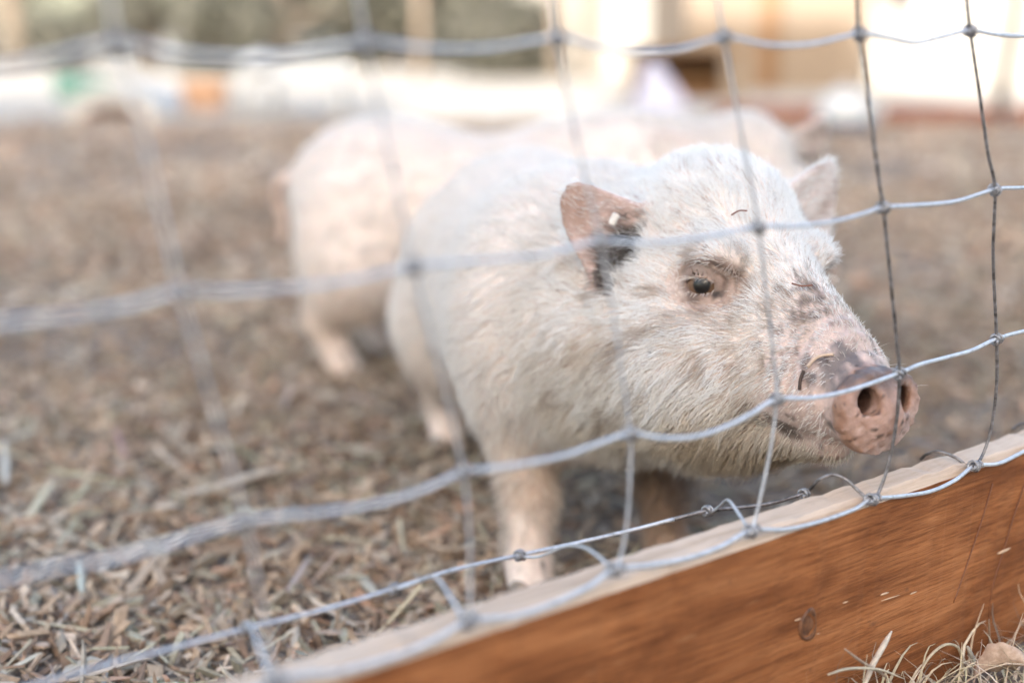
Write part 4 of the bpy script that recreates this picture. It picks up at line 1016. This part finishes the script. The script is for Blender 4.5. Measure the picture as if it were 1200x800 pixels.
# cream wall added across the middle distance to block the bright sky
xb0, xb1 = gx_(596, 16), gx_(830, 16); w = (xb1 - xb0) / 2
e = empty('sky_block_wall', ((xb0 + xb1) / 2, 16, 0)); tag(e, 'long sunlit cream wall added to block the sky behind the thin tan posts', 'wall')
box('wall', (-w, 0, 0), (w, .2, 1.9), M['white_wall'], e); box('coping', (-w - .05, -.06, 1.901), (w + .05, .26, 1.98), M['terracotta'], e, .01)
for k in range(4): box('pier', (-w + .3 + k * (2 * w - .6) / 3 - .12, -.08, 0), (-w + .3 + k * (2 * w - .6) / 3 + .12, -.001, 1.88), M['white_wall'], e)
# trees and bushes behind: real trunks, limbs and leaf clumps
m = attr_mat('foliage', .6, .3, 6); M['leaf'] = m.m
def leaves(centres, radii, n, size, seed, pal):
    r = np.random.default_rng(seed); ci = r.integers(0, len(centres), n); d = r.normal(size=(n, 3)); d /= np.linalg.norm(d, axis=1)[:, None]
    p = np.asarray(centres)[ci] + d * (np.asarray(radii)[ci] * r.random(n) ** .45)[:, None]
    u = r.normal(size=(n, 3)); u /= np.linalg.norm(u, axis=1)[:, None]; w = np.cross(u, d); w /= np.linalg.norm(w, axis=1)[:, None] + 1e-9
    s = size * r.uniform(.6, 1.3, n)[:, None]; V = np.stack([p - u * s, p - w * s * .45, p + u * s, p + w * s * .45], 1).reshape(-1, 3)
    return V, np.arange(4 * n).reshape(-1, 4), np.repeat(np.asarray(pal)[r.integers(0, len(pal), n)] * r.uniform(.7, 1.3, n)[:, None], 4, 0)
OLIVE = [(.075, .072, .052), (.095, .09, .066), (.06, .06, .04), (.11, .10, .08)]
def tree(px, Yd, h, spread, trunk_r, label, seed, low=1.2):
    r = random.Random(seed); e = empty('tree', (gx_(px, Yd), Yd, 0)); tag(e, label, 'tree', 'trees beyond the pen')
    tp = [(0, 0, -.1), (.05 * r.uniform(-1, 1), 0, h * .2), (.15 * r.uniform(-1, 1), .1, h * .45), (.2 * r.uniform(-1, 1), 0, h * .75)]
    tube('trunk', catmull(tp, 5), np.linspace(trunk_r, trunk_r * .35, 16), M['bark'], e, 10)
    cs, rs = [], []
    for k in range(9):
        a = r.uniform(0, 6.28); z = low + (h - low) * r.random() ** 1.6; rad = spread * (.4 + .6 * r.random()); c = (rad * math.cos(a), rad * math.sin(a), z); cs.append(c); rs.append(r.uniform(.4, .75) * spread * .75)
        tube('limb', catmull([(0, 0, max(.4, z * .55)), (c[0] * .5, c[1] * .5, z * .8), c], 4), np.linspace(trunk_r * .45, trunk_r * .1, 9), M['bark'], e, 6)
    V, Q, C = leaves(cs, rs, 2600, .10, seed, OLIVE); me = mesh_np('crown', V, Q, M['leaf']); set_col(me, C); link('crown', me, e)
def bush(px, Yd, w, h, label, seed):
    r = random.Random(seed); e = empty('bush', (gx_(px, Yd), Yd, 0)); tag(e, label, 'bush', 'bushes beyond the pen')
    cs, rs = [], []
    for k in range(10):
        c = (r.uniform(-w, w), r.uniform(-.4, .4), r.uniform(.1, .75) * h); cs.append(c); rs.append(h * r.uniform(.3, .5))
        tube('stem', [(c[0] * .4, 0, 0), (c[0] * .8, c[1] * .6, c[2] * .6), c], [.03, .02, .008], M['bark'], e, 5)
    V, Q, C = leaves(cs, rs, 3200, .06, seed, OLIVE); me = mesh_np('foliage', V, Q, M['leaf']); set_col(me, C); link('foliage', me, e)
tree(335, 19, 5.5, 1.9, .20, 'tree with a brown trunk above the white bench', 11, .6); tree(425, 22, 6.5, 2.2, .30, 'thick grey tree trunk between the bench and the far pig', 12, .7); tree(30, 21, 5.5, 2.1, .22, 'tree at the far left behind the green bin', 13)
tree(545, 20, 7, 2.4, .26, 'tree standing far behind the back of the far pig', 14, .8); tree(180, 24, 6, 2.2, .24, 'tree behind the hoop shelter and orange crate', 15, .9)
bush(590, 15.2, .38, 1.0, 'narrow olive bush at the near end of the added cream wall', 25); bush(300, 17, .9, .95, 'olive green bush behind the orange crate and bench', 21); bush(210, 18.5, 1.1, 1.2, 'tall olive green bush behind the small white ball', 22); bush(60, 19, 1.2, 1.0, 'olive green bush at the far left edge', 23); bush(470, 20, 1.1, 1.1, 'olive green bush left of the thin tan posts', 24)

# ------------------------------------------------------------------ unseen building added behind the camera, stepped to shape the shade on the pen
YB = -20.0; e = empty('shade_barn', (0, YB - .1, 0)); tag(e, 'unseen pale building added behind the camera to shade the pen', 'shade_barn')
M['shade_barn'] = simple('shade_barn_boards', (.70, .66, .60), (.78, .74, .68), 3, .85)
H = lambda Yr: (Yr - YB) / abs(math.cos(SUN_AZ)) * math.tan(SUN_EL)
sh = math.tan(SUN_AZ - math.pi)                # the shadow drifts sideways by this much per metre
xa, xb, xc = -1.0 - sh * (8.6 - YB), .42 - sh * (8.0 - YB), 2.5 - sh * (10 - YB)
for x0, x1, reach in ((-22, xa, 10.6), (xa, xb, 7.75), (xb, xc, 13.2), (xc, 18, 9.0)):
    hh = H(reach); box('wall', (x0 + .001, -.1, 0), (x1 - .001, .1, hh - .2), M['shade_barn'], e); box('roof', (x0 + .001, -7.4, hh - .199), (x1 - .001, .12, hh), M['brown_wood'], e)
box('wall', (-22, -7, 0), (-21.8, -.101, 8.5), M['shade_barn'], e); box('wall', (17.8, -7, 0), (18, -.101, 8.5), M['shade_barn'], e)
dd = box('door', (-2, .101, 0), (1, .15, 3), M['brown_wood'], e)
link('handle', mesh('handle', *tube_data([(.8, .18, 1.1), (.8, .18, 1.4)], .02), M['dark']), dd)
